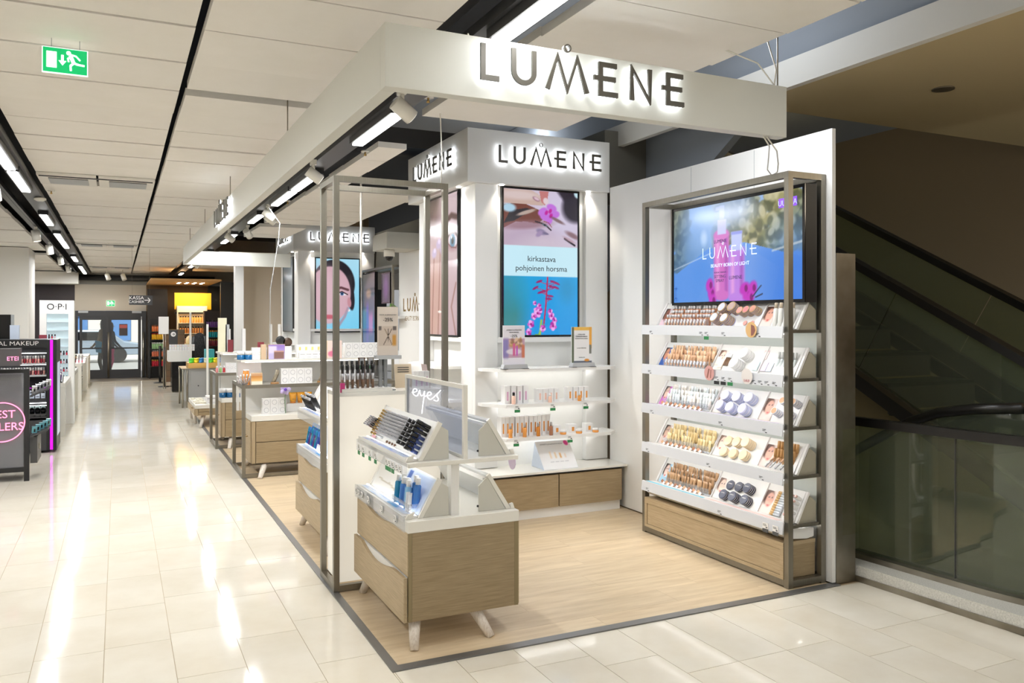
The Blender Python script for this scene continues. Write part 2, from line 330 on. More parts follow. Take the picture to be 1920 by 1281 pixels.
# booth timber floor
wf = thing('floor_booth', None, None, (0,0,0), kind='structure')
obj('plank_bed', MB().box(1.2,4.35,3.82,26.9,-.05,-.002), mat('plank_gap', rgb(120,98,70), .7), wf)
pc = {}; PW = .219
for r in range(56):
    y0 = 3.805+PW*r; y1 = y0+PW; y0 = max(y0, 3.86); y1 = min(y1, 16.05); x = 1.23-[.0,.62,.3,.9,.15,.75][r%6]
    while x < 4.12:
        a, b = max(x, 1.23), min(x+1.22, 4.125); x += 1.22
        if b-a < .05: continue
        k = (round(b-a,3), round(y1-y0,3))
        if k not in pc: w, h = (b-a)/2-.0005, (y1-y0)/2-.0005; pc[k] = MB().box(-w,w,-h,h,-.004,.001).mesh('plank', [PLANKM])
        o = put('plank', pc[k], ((a+b)/2,(y0+y1)/2,.001)); o.parent = wf
mb = MB(); mb.prism([(1.19,3.80),(4.16,3.80),(4.16,3.86),(1.235,3.86)],2,0,.007); obj('trim_front', mb, STRIP, kind='structure')
mb = MB(); mb.prism([(1.19,3.80),(1.235,3.86),(1.235,16.1),(1.19,16.1)],2,0,.007); obj('trim_left', mb, STRIP, kind='structure')
obj('floor_rear', MB().box(1.19,8,16.1,26.5,-.01,0), STONE, kind='structure')
# ceilings
ce = thing('ceiling', None, None, (0,0,3.05), kind='structure'); Z = 3.05
cc = {}
def panel(x0,x1,y0,y1,z=Z):
    k = (round(x1-x0,3), round(y1-y0,3))
    if k not in cc: w, h = k[0]/2-.001, k[1]/2-.0065; cc[k] = MB().box(-w,w,-h,h,0,.045).mesh('ceiling_panel', [PANELM])
    o = put('ceiling_panel', cc[k], ((x0+x1)/2,(y0+y1)/2,z+random.choice((0,.003,.007,.012)))); o.location.z -= 3.05; o.parent = ce
PT = .5745
for r in range(-10, 40):
    a = 4.061+PT*(r); b = a+PT
    vent = min(abs(a-8.62), abs(a-16.1), abs(a-22.9)) < PT/2
    if b > 26.6: break
    if not vent: panel(-.685, .325, a, b)
    if a < 5.19 < b: panel(.362, 1.335, a, 5.16)
    elif a > 5.19 or b < 5.19: panel(.362, 1.335, a+(.06 if abs(a-5.2)<.3 else 0), b)
    if a < 18.2: panel(-3.3, -1.275, a, b)
    elif a > 19.3: panel(-3.3, -1.35, a, b)
for a, b in ((-1.7,-1.0),(-1.0,-.3),(-.3,.4),(.4,1.1),(1.1,1.8),(1.8,2.49),(2.49,2.92),(2.92,3.466),(3.466,4.06),(4.06,4.6),(4.6,5.17)): panel(1.82, 2.845, a, b)
for i in range(10): panel(1.835, 2.07 if i < 4 else 3.0, 6.23+i*.56, 6.23+(i+1)*.56)
for i in range(7): panel(1.835, 2.5, 12.2+i*.56, 12.2+(i+1)*.56) if i < 3 else None
for i in range(12): panel(1.85, 4.6, 17.6+i*.56, 17.6+(i+1)*.56)
for a in (-7.5,-6.3,-5.1,-3.9,-2.7): panel(-8, 6, a, a+1.2)
st('ceiling_void_slab', MB().box(-9,9,-8,26.7,4.15,4.2), VOID)
bpy.data.objects['ceiling_void_slab'].name = 'ceiling_slab'
st('wall_left', MB().box(-3.4,-3.3,-8,26.8,0,4.15), WHITEP)
# air vents in the ceiling
VG = noisy('vent_grille', rgb(84,82,80), rgb(60,58,56), (1,1,1), 50., rough=.5)
for i, (y, lab) in enumerate(((8.62,'white ceiling vent with two grilles, nearest of the three'),(16.1,'white ceiling vent with two grilles, middle of the three'),(22.9,'white ceiling vent with two grilles, farthest, near the entrance doors'))):
    t = thing('ceiling_vent', lab, 'vent', (-.18, y, 3.03), 'ceiling vents over the aisle')
    for x in (-.68, -.17):
        obj('vent_panel', MB().box(x,x+.49,y,y+.57,3.03,3.06), WHITEP, t, bev=.004)
        mb = MB(); mb.box(x+.09,x+.42,y+.12,y+.45,3.024,3.031)
        g = obj('grille', mb, VG, t)
        mb = MB()
        for k in range(16): mb.box(x+.09,x+.42,y+.125+k*.02,y+.135+k*.02,3.018,3.024)
        obj('louvre_slats', mb, LGREY, g, kind='stuff')
    obj('slot_diffuser', MB().box(-.66,.3,y+.01,y+.035,3.022,3.03), DARK, t)
# dark services in the voids
for x in (-1.18, 1.42, 1.72):
    obj('service_rail', MB().box(x-.03,x+.03,-3,26,3.12,3.2), BLACK, label='black service rail running inside the ceiling gap %s' % {-1.18:'at the left of the aisle',1.42:'behind the long side fascia',1.72:'along the right ceiling panels'}[x], cat='rail')
for i, y in enumerate((2.2, 4.7, 5.5, 8, 11.6, 17)):
    mb = MB().tube([(1.3,y,3.45),(1.6,y+.05,3.42),(3.2,y+.1,3.44)], .05, 8)
    obj('ceiling_duct', mb, VOID, label='dark round duct crossing the ceiling void, %s from the front' % ORD[i], cat='duct', group='ducts above the ceiling panels')
# track: housings, tubes
def lamp(x, y0, y1, lab):
    t = thing('track_luminaire', lab, 'lamp', (x, (y0+y1)/2, 2.95), 'linear track lamps')
    obj('lamp_housing', MB().box(x-.055,x+.055,y0,y1,2.955,3.0), BLACK, t)
    obj('diffuser', MB().box(x-.036,x+.036,y0+.01,y1-.01,2.945,2.956), TUBEL, t)
for i, (a, b) in enumerate(((2.3,3.35),(4.78,5.76),(7.05,8.05),(8.12,9.2),(10.1,11.0),(12.6,13.3),(13.4,14.1),(16,17),(20,21),(23.5,24.5))):
    lamp(1.54, a, b, 'glowing linear lamp on the right ceiling track, %s from the camera' % ORD[i])
for i, (a, b) in enumerate(((3.2,4.4),(6.4,7.95),(8.05,9.25),(11.2,12.4),(13.6,14.7),(14.8,16.2),(18.4,19.8),(21.6,23),(23.1,25))):
    lamp(-.81, a, b, 'glowing linear lamp on the left ceiling track, %s from the camera' % ORD[i])
st('trim_1', MB().box(1.46,1.62,-3,25,3.0,3.05), BLACK); st('trim_2', MB().box(-.89,-.73,-3,26,3.0,3.05), BLACK); st('trim_3', MB().box(-1.05,-1.02,-3,26,3.0,3.05), BLACK)
def spotlamp(x, y, z, lab, tilt=.5, az=0., s=1., grp='white spotlights on the ceiling tracks'):
    t = thing('track_spotlight', lab, 'spotlight', (x,y,z), grp)
    obj('mount', MB().box(x-.02,x+.02,y-.04,y+.04,z-.01,z+.03), WHITEG, t)
    obj('yoke', MB().frus((x,y,z-.005),(x,y,z-.06),.014,.014,8), WHITEG, t)
    d = Vector((math.sin(tilt)*math.cos(az), math.sin(tilt)*math.sin(az), -math.cos(tilt))); c = Vector((x,y,z-.09))
    obj('lamp_head', MB().frus(c-d*.055*s, c+d*.075*s, .046*s, .046*s, 16), WHITEG, t)
    if az < .25 and x > 1 and y > 3 and s == 1.: q_ = spot('spot_beam', c+d*.1, 55, 1.3, col=(1,.97,.92)); q_.rotation_euler = Vector((d.x,d.y,d.z)).to_track_quat('-Z','Y').to_euler()
    obj('lens', MB().frus(c+d*.0755*s, c+d*.079*s, .036*s, .036*s, 14), mat('lens',(1,.95,.88),.3,emit=.8), t)
for i, (x,y,a) in enumerate(((1.44,4.42,.1),(1.44,6.75,-.1),(1.6,9.9,.2),(1.52,9.5,-.3),(1.6,11.7,.9),(1.44,12.4,.2),(1.5,19,0))):
    spotlamp(x,y,2.98,'white cylinder spotlight on the right track, %s from the camera' % ORD[i], .95, a)
for i, (x,y,a) in enumerate(((-1.04,8.9,.5),(-1.04,13.2,0),(-1.04,15.7,0),(-1.04,18.6,0),(-1.04,21.4,0))):
    spotlamp(x,y,2.98,'white cylinder spotlight on the left track, %s from the camera' % ORD[i], .15, a, 1.2)
spotlamp(1.5, 2.2, 3.0, 'big white cylinder spotlight above the main sign, at the top edge', .6, .3, 1.3)
for i, (x, y) in enumerate(((1.66,4.6),(1.75,6.3),(-.62,9.6),(1.7,9.3))):
    t = thing('sprinkler_head', 'small %s sprinkler hanging in the ceiling gap' % ['white disc','brass'][i%2]+[' above the main sign corner',' beside the front column',' at the left track',' beyond the first timber island'][i], 'sprinkler', (x,y,3.0))
    obj('escutcheon', MB().lathe([(.0,0),(.035,0),(.03,.012),(0,.014)],(x,y,3.02),14), WHITEG, t); obj('nozzle', MB().lathe([(.004,-.03),(.012,-.028),(.006,-.01),(.008,0)],(x,y,3.02),8), GOLD, t)
t = thing('smoke_detector', 'round white smoke detector in the left ceiling gap', 'detector', (-.75,10.0,2.97)); obj('detector_body', MB().lathe([(.03,0),(.06,.015),(.06,.03),(.045,.04)],(-.75,10.0,2.96),18), WHITEG, t)
# header fascia ring
t = thing('header_fascia', 'large suspended off-white header fascia with glowing steel lettering facing the shopper', 'sign', (1.9,3.07,2.605))
obj('front_board', MB().box(.93,2.987,3.066,3.13,2.605,2.856), FASC, t, bev=.002)
obj('side_board', MB().box(.93,.99,3.1305,13.95,2.605,2.856), FASC, t, bev=.002)
obj('rear_board', MB().box(.93,2.6,13.951,14.02,2.58,2.80), FASC, t)
logo((1.318,3.066,2.672), *FRONT, 1.012, t, LETM, HALO)
logo((.93,8.95,2.655), *SIDE, 1.15, t, LETM, HALO, off=.03)
for p in ((2.95,3.09),(.95,5.2),(.95,8.1),(.95,10.6),(.95,12.9)): obj('hanging_rod', MB().tube([(p[0],p[1],2.85),(p[0],p[1],3.3)], .004, 5), STEEL, t)
for j, pts in enumerate(([(2.93,3.09,2.86),(2.95,3.1,2.95),(2.9,3.15,3.2)],[(2.93,3.09,2.86),(2.85,3.12,2.97),(2.7,3.3,3.1)],[(2.86,3.09,2.603),(3.0,3.2,2.59),(3.2,3.42,2.585),(3.5,3.75,2.60),(3.82,4.06,2.645)],[(2.88,3.09,2.603),(3.05,3.2,2.57),(3.27,3.42,2.56),(3.55,3.72,2.585),(3.82,4.03,2.645)],[(1.5,3.7,2.98),(1.42,3.4,2.9),(1.3,3.12,2.88)])):
    obj('power_cable', MB().tube(pts, .004, 5), WHITEG, label=['white cable from the right end of the header up to the ceiling','white cable curling behind the right end of the header','white cable hanging from the header to the large screen','second white cable beside it down to the large screen','white cable looping to the header behind the front lamp'][j], cat='cable')
obj('power_cable', MB().tube([(1.49,9.4,2.98),(1.44,8.3,2.66),(1.42,8.25,2.5),(1.34,8.24,2.0),(1.335,8.24,1.45)], .0035, 6), LGREY, label='white cable dropping from the ceiling lamp to the middle timber island', cat='cable')
obj('conduit', MB().tube([(2.07,7.6,2.1),(2.07,7.6,3.06)], .010, 8), WHITEG, label='slim white conduit hanging between the metal frame and the near column', cat='conduit')
obj('power_cable', MB().tube([(1.92,5.07,2.601),(1.921,5.06,2.8),(1.90,5.05,3.2)], .004, 6), WHITEG, label='white cable dropping from the front lamp to the left metal frame', cat='cable')
# exit signs
def exitsign(x0, x1, z0, z1, y, lab):
    t = thing('exit_sign', lab, 'sign', ((x0+x1)/2, y, z0)); w = x1-x0; h = z1-z0
    obj('sign_panel', MB().box(x0,x1,y,y+.012,z0,z1), GREEN, t)
    obj('sign_edge', MB().box(x0-.004,x1+.004,y+.002,y+.014,z0-.004,z1+.003), EXW, t)
    obj('door_symbol', MB().box(x0+.08*w,x0+.31*w,y-.002,y,z0+.18*h,z0+.84*h), EXW, t)
    P = lambda a,b: (x0+a*w, y-.001, z0+b*h)
    mb = MB(); mb.bar(P(.44,.74),P(.44,.45),.06*w,.002,(0,1,0)); mb.prism([(x0+.35*w,z0+.5*h),(x0+.53*w,z0+.5*h),(x0+.44*w,z0+.3*h)],1,y-.002,y); obj('arrow_symbol', mb, EXW, t)
    mb = MB(); mb.frus((x0+.58*w,y-.002,z0+.84*h),(x0+.58*w,y,z0+.84*h),.055*w,.055*w,14)
    for a,b,c,d,k in ((.62,.74,.70,.42,.09),(.63,.78,.75,.74,.045),(.75,.74,.84,.58,.04),(.66,.68,.56,.62,.04),(.56,.62,.58,.48,.04),(.70,.45,.80,.40,.055),(.80,.40,.94,.38,.05),(.70,.45,.62,.32,.055),(.62,.32,.63,.12,.05)): mb.bar(P(a,b),P(c,d),k*w,.002,(0,1,0),ext=.004*w)
    obj('runner_symbol', mb, EXW, t)
    return t
t = exitsign(-.326,-.138,2.893,3.01,4.5,'green glowing exit sign with running figure hanging at the upper left'); [obj('hanging_wire', MB().box(x-.0015,x+.0015,4.504,4.507,3.01,3.06), LGREY, t) for x in (-.29,-.17)]
exitsign(-.305,-.097,2.10,2.26,26.366,'small green exit sign on the wall above the entrance doors')
# ---------- booth right wall, stair side ----------
st('wall_booth', MB().box(4.125,4.155,3.838,6.47,0.012,2.93), WHITE)
mb = MB()
for y in (4.55,5.27): mb.box(4.1235,4.1255,y,y+.004,.02,2.92)
obj('panel_joint', mb, LGREY, bpy.data.objects['wall_booth'])
obj('column_cladding', MB().box(4.157,4.325,3.832,4.1,0,2.13), STEEL, kind=None, label='brushed stainless steel column casing at the end of the booth wall', cat='column')
bpy.data.objects['column_cladding'].name = 'column_casing'
st('wall_stair_bulkhead', MB().box(4.3,4.36,-6,9.5,3.358,3.56), WHITEP)
st('ceiling_soffit', MB().box(4.36,12,-6,4.93,3.36,3.42), SOFF)
bpy.data.objects['wall_stair_bulkhead'].name = 'trim_bulkhead'
t = thing('recessed_downlight', 'round recessed downlight in the beige soffit at upper right', 'downlight', (5.335,3.95,3.35)); obj('trim_ring', MB().lathe([(.045,0),(.075,0),(.075,.008),(.045,.006)],(5.335,3.95,3.352),24), STEEL, t); obj('reflector', MB().lathe([(.0,.02),(.03,.0),(.05,.002)],(5.335,3.95,3.353),20), LGREY, t)
GB = mat('grey_blue_paint', rgb(150,156,164), .7)
st('ceiling_upper', MB().box(2.9,9,-8,9.6,4.05,4.1), GB)
st('wall_rear_grey', MB().box(4.45,5.2,9.5,9.6,2.0,4.15).box(4.37,4.41,-6,9.5,3.42,4.04), GB)
st('wall_stair_far', MB().box(8.6,8.7,-6,14,-3.5,4.15), BROWN)
st('wall_stair_end', MB().box(4.6,8.7,12,12.1,-3.5,4.15), BROWN)
# rising truss seen above the booth wall
tr = math.tan(math.radians(30.8))
mb = MB(); mb.prism([(6.2,2.72),(9.5,2.72-3.3*tr+0),(9.5,4.1),(3.9,4.1)],0,4.62,4.70); st('wall_truss', mb, GB)
st('trim_beam', MB().box(4.15,4.62,6.6,7.6,2.9,3.5), mat('beam_grey', rgb(112,108,98), .7))
st('wall_rear_beam', MB().box(4.15,4.6,8.2,14.5,2.55,3.25), mat('beam_grey_2', rgb(132,127,115), .7))
# escalator going down towards the camera beyond the glass guard
es = thing('escalator', 'dark escalator with black handrails behind the glass guard at right', 'escalator', (5.6,3,0))
tn = .528
base = lambda y: .453+(y-3.0)*tn
ya, yb = 2.36, 11.5
for i, x in enumerate((5.27, 6.37)):
    q = lambda a, b, x0, x1: MB().prism([(ya,base(ya)+a),(yb,base(yb)+a),(yb,base(yb)+b),(ya,base(ya)+b)],0,x0,x1)
    for k in range(4):
        y0, y1 = ya+2.28*k, ya+2.28*(k+1)-.012; sh = .35
        obj('glass_balustrade', MB().prism([(y0,base(y0)+.0),(y1,base(y1)+.0),(y1-sh,base(y1-sh)+.78),(y0-sh,base(y0-sh)+.78)],0,x,x+.012), GGLASS, es)
    obj('handrail', q(.78,.845,x-.04,x+.05), RUB, es)
    obj('skirt_rail', q(-.04,.0,x-.03,x+.04) if i == 0 else q(.0,.16,x-.06,x-.01), mat('skirt_%d'%i, rgb(78,70,56), .4, .4), es)
    obj('truss_side', q(-.16,-.041,x-.02,x+.02), STEP, es)
obj('truss_soffit', MB().prism([(ya,base(ya)-.17),(yb,base(yb)-.17),(yb,base(yb)-1.1),(ya,base(ya)-1.1)],0,5.35,6.3), mat('truss_tan', rgb(136,120,84), .6), es)
STEPR = mat('step_riser', rgb(84,80,76), .5, .2)
for k in range(22):
    y = ya+.405*k; z = base(y)+.03
    obj('step', MB().box(5.30,6.30,y,y+.40,z-.03,z), STEP, es); obj('step_riser', MB().box(5.30,6.30,y+.401,y+.412,z-.02,z+.184), STEPR, es)
def px(u_, v_, X): k = (u_-CXP)/F_PX; t = X/(math.sin(YAW)+math.cos(YAW)*k); return (X, t*(math.cos(YAW)-math.sin(YAW)*k), EYE+(HY-v_)/F_PX*t)
GR = thing('opening_guard', 'black curved handrail on green glass at the far side of the opening', 'railing', (4.95,4.4,0))
rl = [px(a, b, 4.95) for a, b in ((1560,868),(1603,845),(1660,815),(1710,790),(1760,774),(1830,767),(1920,766))]
obj('handrail', MB().tube(rl, .035, 8), RUB, GR)
vs_ = []; 
for p in rl: vs_ += [(p[0],p[1],p[2]-.03),(p[0],p[1],-.35)]
obj('glass_pane', MB().add(vs_, [(2*i,2*i+1,2*i+3,2*i+2) for i in range(len(rl)-1)]), GGLASS, GR)
# glass guard round the opening
gp = [(4.52,4.02),(4.55,3.6),(4.57,3.3),(4.60,3.0),(4.68,2.72),(4.82,2.50),(5.02,2.32),(5.3,2.2),(5.9,2.1),(6.8,2.05)]
def arc(pts, n=4):
    out = []
    P = [Vector(p) for p in pts]
    for i in range(len(P)-1):
        a, b, c, d = P[max(i-1,0)], P[i], P[i+1], P[min(i+2,len(P)-1)]
        for k in range(n):
            t = k/n; out.append(.5*((2*b)+(c-a)*t+(2*a-5*b+4*c-d)*t*t+(3*b-a-3*c+d)*t**3))
    return out+[P[-1]]
gs = arc(gp)
def ribbon(pts, z0, z1, w, off=0.):
    mb = MB(); n = len(pts); L = []; R = []
    for i, p in enumerate(pts):
        d = (pts[min(i+1,n-1)]-pts[max(i-1,0)]).normalized(); q = Vector((d.y,-d.x)); L.append(p+q*(off-w/2)); R.append(p+q*(off+w/2))
    vs = []
    for l, r in zip(L, R): vs += [(l.x,l.y,z0),(r.x,r.y,z0),(r.x,r.y,z1),(l.x,l.y,z1)]
    fs = [(0,1,2,3),(4*n-1,4*n-2,4*n-3,4*n-4)]
    for i in range(n-1):
        a = 4*i; fs += [(a,a+4,a+5,a+1),(a+1,a+5,a+6,a+2),(a+2,a+6,a+7,a+3),(a+3,a+7,a+4,a)]
    return mb.add(vs, fs)
gd = thing('glass_guard', 'curved green glass guard with black handrail on a terrazzo kerb', 'railing', (4.6,3.3,0))
TERR = noisy('terrazzo', rgb(214,212,204), rgb(186,184,176), (1,1,1), 120., rough=.4)
kp = [Vector(p) for p in ((4.335,3.86),(4.36,3.4),(4.38,3.0),(4.41,2.6),(4.44,2.2),(4.5,1.6),(4.7,1.2))]
mb = MB(); poly = [(p.x,p.y) for p in kp]+[(7.1,1.1),(7.1,2.0)]+[(p.x+.02,p.y) for p in reversed(gs[:-4])]; mb.prism(poly,2,0,.10); obj('kerb', mb, TERR, gd)
mb = MB()
for a, b in zip(kp[:-1], kp[1:]): mb.bar((a.x-.006,a.y,.018),(b.x-.006,b.y,.018),.012,.036,(0,0,1))
obj('kerb_skirting', mb, STEEL, gd)
obj('kerb_cap', ribbon(gs, .10, .135, .12, -.0), STEEL, gd)
i0 = 6
obj('glass_pane', ribbon(gs[:9], .13, .985, .012), GGLASS, gd); obj('glass_pane', ribbon(gs[8:], .13, .985, .012), GGLASS, gd)
obj('handrail', ribbon(gs, .985, 1.04, .06), RUB, gd)
obj('pane_joint', MB().box(gs[8].x-.008,gs[8].x+.008,gs[8].y-.003,gs[8].y+.003,.13,.985), DARK, gd)
mb = MB(); mb.prism([(4.18,.32),(4.42,.32),(4.42,1.0),(4.18,1.0)],1,3.80,3.806); obj('acrylic_plate', mb, glass('plate', (.97,.97,.93), .06, .0), label='clear acrylic finger guard plate fixed to the steel column', cat='plate')
# lower level seen through the opening: landing, curved steel skirting
st('floor_lower', MB().box(4.4,8.6,2.2,12,-3.5,-3.4), mat('lower_floor', rgb(120,112,92), .3))
obj('grout_edge', MB().box(4.40,4.42,2.2,26,-.4,-.0), DARK, bpy.data.objects['floor'])
lp = arc([(4.66,4.6),(4.82,4.45),(5.02,4.1),(5.12,3.7),(5.17,3.2),(5.19,2.6)])
dk = thing('lower_deck', 'dark curved deck with bright steel edge inside the stair opening', 'deck', (5.0,3.6,-.3))
obj('deck_plate', MB().prism([(4.6,2.3)]+[(p.x,p.y) for p in reversed(lp)]+[(4.6,4.6)],2,-.34,-.30), STEP, dk)
obj('deck_edge', ribbon(lp, -.32, -.2, .05), STEEL, dk)
obj('landing_plate', MB().box(4.62,5.1,2.4,3.1,-.30,-.285), mat('landing', rgb(96,86,66), .3, .3), dk)
obj('warning_mark', MB().prism([(4.74,4.36),(4.80,4.42),(5.02,4.28),(4.96,4.2)],2,-.205,-.19), mat('yellow_mark', rgb(214,178,20), .5), dk)

# ================= DISPLAY COLUMNS =================
def screen(name, lab, O, R, U, w, h, pic, dep=.05, bez=.018, grp=None, tilt=None):
    Mx = frame(O, R, U); c = Mx @ Vector((w/2, 0, 0)); t = thing(name, lab, 'screen', tuple(c), grp)
    obj('housing', MB(Mx).box(-bez,w+bez,-bez,h+bez,-dep,-.003), BLACK, t)
    mb = MB(Mx)
    for b in ((-bez,w+bez,-bez,0),(-bez,w+bez,h,h+bez),(-bez,0,0,h),(w,w+bez,0,h)): mb.box(b[0],b[1],b[2],b[3],-.003,.004)
    obj('bezel', mb, BLACKG, t)
    pic.make('screen_picture', O, R, U, w, h, SCREEN, t); return t
def pic_flower():
    p = Pic(150, 258, (200,178,190), 1.72)
    # lower: blue water + fireweed
    p.grad(0,.405,(20,150,225),(35,160,225)); p.ell(.05,.15,.22,.5,(60,130,120),0,1.,.8); p.ell(.2,.32,.25,.2,(40,160,200),0,1.2,.4); p.ell(.85,.32,.1,.14,(40,130,170),0,1.2,.4)
    p.line([(.53,.06),(.56,.2),(.585,.4)],.010,(190,40,90)); p.line([(.53,.07),(.46,.0),(.42,.0)],.010,(110,170,90)); p.line([(.5,.1),(.48,.0)],.014,(150,190,90))
    for x,y,r in ((.36,.075,.045),(.33,.02,.04),(.66,.06,.05),(.52,.045,.04),(.43,.17,.035),(.64,.13,.04),(.47,.2,.03),(.4,.13,.04),(.68,.1,.035),(.45,.15,.05),(.62,.16,.035),(.41,.22,.025),(.48,.17,.035)):
        for k in range(5):
            a = k*1.257+x*9; p.ell(x+math.cos(a)*r*.5,y+math.sin(a)*r*.35,r*.55,r*.3*1.7,[(208,90,200),(235,170,235),(170,40,160)][k%3],a,.4)
        p.ell(x,y,r*.3,r*.3,(150,20,120),0,.5)
    for x,y in ((.47,.37),(.42,.325),(.49,.295),(.66,.37),(.71,.36),(.64,.335),(.7,.33),(.62,.27),(.6,.25),(.52,.3)): p.ell(x,y,.045,.014,(150,40,110),(.58-x)*3,.4); p.line([(x,y),(.585,y-.02)],.004,(180,40,90))
    # middle panel
    p.rect(0,.405,1,.615,(196,232,244))
    # upper: face
    m0 = p.V > .615; sub = Pic(150,258,(196,176,190),1.72); q = sub
    q.ell(.8,.85,.5,.5,(206,198,222),.4,1.2,.9); q.ell(.25,.68,.4,.15,(184,164,186),0,1.2,.9); q.ell(.55,.63,.3,.1,(205,190,205),0,1.2,.8)
    q.ell(.95,1.0,.42,.17,(44,38,52),-.75,.25); q.ell(1.02,.92,.2,.25,(40,34,48),-.9,.3); q.ell(1.0,1.0,.05,.06,(190,220,230),0,.4)
    q.poly([(0,.89),(.1,.9),(.3,.9),(.5,.86),(.52,.8),(.45,.77),(.3,.78),(.15,.775),(0,.73)],(112,62,52)); q.poly([(0,.76),(.08,.85),(.3,.875),(.42,.86),(.25,.82),(.13,.78),(.05,.77)],(40,36,44))
    q.ell(.3,.845,.13,.022,(180,160,150),.3,.5); q.ell(.07,.87,.09,.05,(170,205,225),0,.5); q.ell(.3,.76,.32,.05,(140,100,112),.1,.8,.7)
    q.poly([(0,.9),(0,1),(.36,1),(.46,.975),(.52,.93),(.55,.905),(.5,.895),(.3,.9)],(196,170,160)); q.ell(.2,.96,.28,.05,(214,196,196),0,.8,.8); q.ell(.43,.94,.05,.022,(150,110,130),-.4,.5); q.ell(.435,.942,.038,.015,(214,184,196),-.4,.4)
    q.poly([(.47,1),(.6,1),(.58,.93),(.55,.9),(.5,.92)],(190,120,120)); q.ell(.56,.93,.035,.04,(220,200,206),.4,.4)
    for dx,dy,a in ((-.07,.0,.5),(.05,.03,-.3),(.09,-.015,.2),(-.04,-.035,-.2),(.02,-.045,1.4)): q.ell(.59+dx,.855+dy,.07,.045,(190,110,215),a,.35)
    for dx,dy in ((-.02,0),(.04,-.02),(.03,.012)): q.ell(.59+dx,.85+dy,.03,.02,(190,20,150),1,.6)
    q.ell(.72,.8,.1,.02,(110,80,80),-.4,.7,.8); q.line([(.42,.785),(.5,.775),(.56,.762),(.63,.73)],.009,(50,34,44)); q.ell(.545,.762,.04,.011,(80,110,120),-.4,.4); q.ell(.545,.763,.015,.008,(20,20,30),0,.4)
    q.line([(.53,.79),(.6,.78),(.64,.75)],.005,(150,70,80)); q.ell(.5,.715,.07,.033,(142,128,160),-.3,.5); q.ell(.47,.7,.05,.028,(160,140,175),.6,.5); q.ell(.56,.705,.04,.014,(120,110,140),-.2,.5)
    q.ell(.93,.7,.1,.03,(120,86,92),-.4,.8,.8); q.line([(.82,.675),(.88,.655),(.96,.63)],.012,(40,32,44)); q.ell(.88,.668,.09,.02,(176,140,150),-.4,.7,.6)
    p.I = np.where(m0[...,None], q.I, p.I); return p
def pic_eye():
    p = Pic(90, 230, (196,170,176), 1.7)
    p.grad(0,1,(190,160,166),(200,178,184)); p.ell(.0,1.0,.45,.25,(58,50,48),.5,.5); p.ell(.15,.88,.3,.2,(120,95,85),.6,1.,.7)
    p.ell(.2,.25,.35,.6,(206,160,140),-.1,.8,.7)
    for x0,x1 in ((.12,.2),(.34,.42),(.55,.58)): p.line([(x0,0),(x1,.62)],.018,(150,98,86),.9,.8)
    for x,y in ((.2,.6),(.36,.66),(.5,.62)): p.ell(x,y,.09,.06,(196,176,206),.1,.6); p.ell(x+.02,y+.02,.04,.03,(226,210,236),0,.6)
    p.line([(.95,.0),(.8,.2),(.95,.36)],.02,(140,90,80),.9,.7)
    p.ell(.86,.67,.22,.12,(150,96,104),0,.7,.8); p.ell(.86,.665,.16,.07,(226,218,226),-.1,.4); p.ell(.84,.665,.085,.085,(84,130,160),0,.3); p.ell(.84,.665,.04,.04,(16,22,32),0,.4); p.ell(.81,.69,.018,.018,(240,245,250),0,.5)
    p.line([(.66,.69),(.78,.725),(.92,.72),(1,.69)],.016,(70,40,44)); p.line([(.66,.66),(.8,.62),(.96,.61),(1,.64)],.008,(120,60,66)); p.line([(.62,.81),(.8,.845),(1,.82)],.035,(92,62,56),.9)
    return p
def pic_girl():
    p = Pic(100, 180, (140,205,235), 1.72)
    p.grad(0,1,(120,205,238),(170,220,240)); p.ell(.40,.64,.50,.60,(36,32,40),-.1,.05); p.ell(.80,.50,.09,.36,(40,34,42),.1,.15)
    p.ell(.30,.50,.50,.68,(206,166,178),-.1,.05); p.ell(.2,.5,.42,.6,(216,182,192),0,.8,.8); p.ell(.77,.40,.045,.12,(196,140,150),.1,.3); p.ell(.76,.29,.03,.03,(240,240,244),0,.4)
    p.line([(.42,.585),(.58,.605),(.74,.575)],.028,(96,58,66),.8); p.ell(.60,.52,.12,.04,(232,222,230),-.1,.3); p.ell(.60,.52,.04,.042,(70,110,160),0,.3); p.ell(.60,.52,.018,.02,(16,16,26),0,.3); p.line([(.47,.52),(.60,.55),(.73,.51)],.014,(60,36,44))
    p.ell(.3,.2,.16,.05,(196,96,112),0,.6); p.line([(.5,.06),(.66,.2),(.74,.32)],.03,(176,130,146),.9,.7); return p
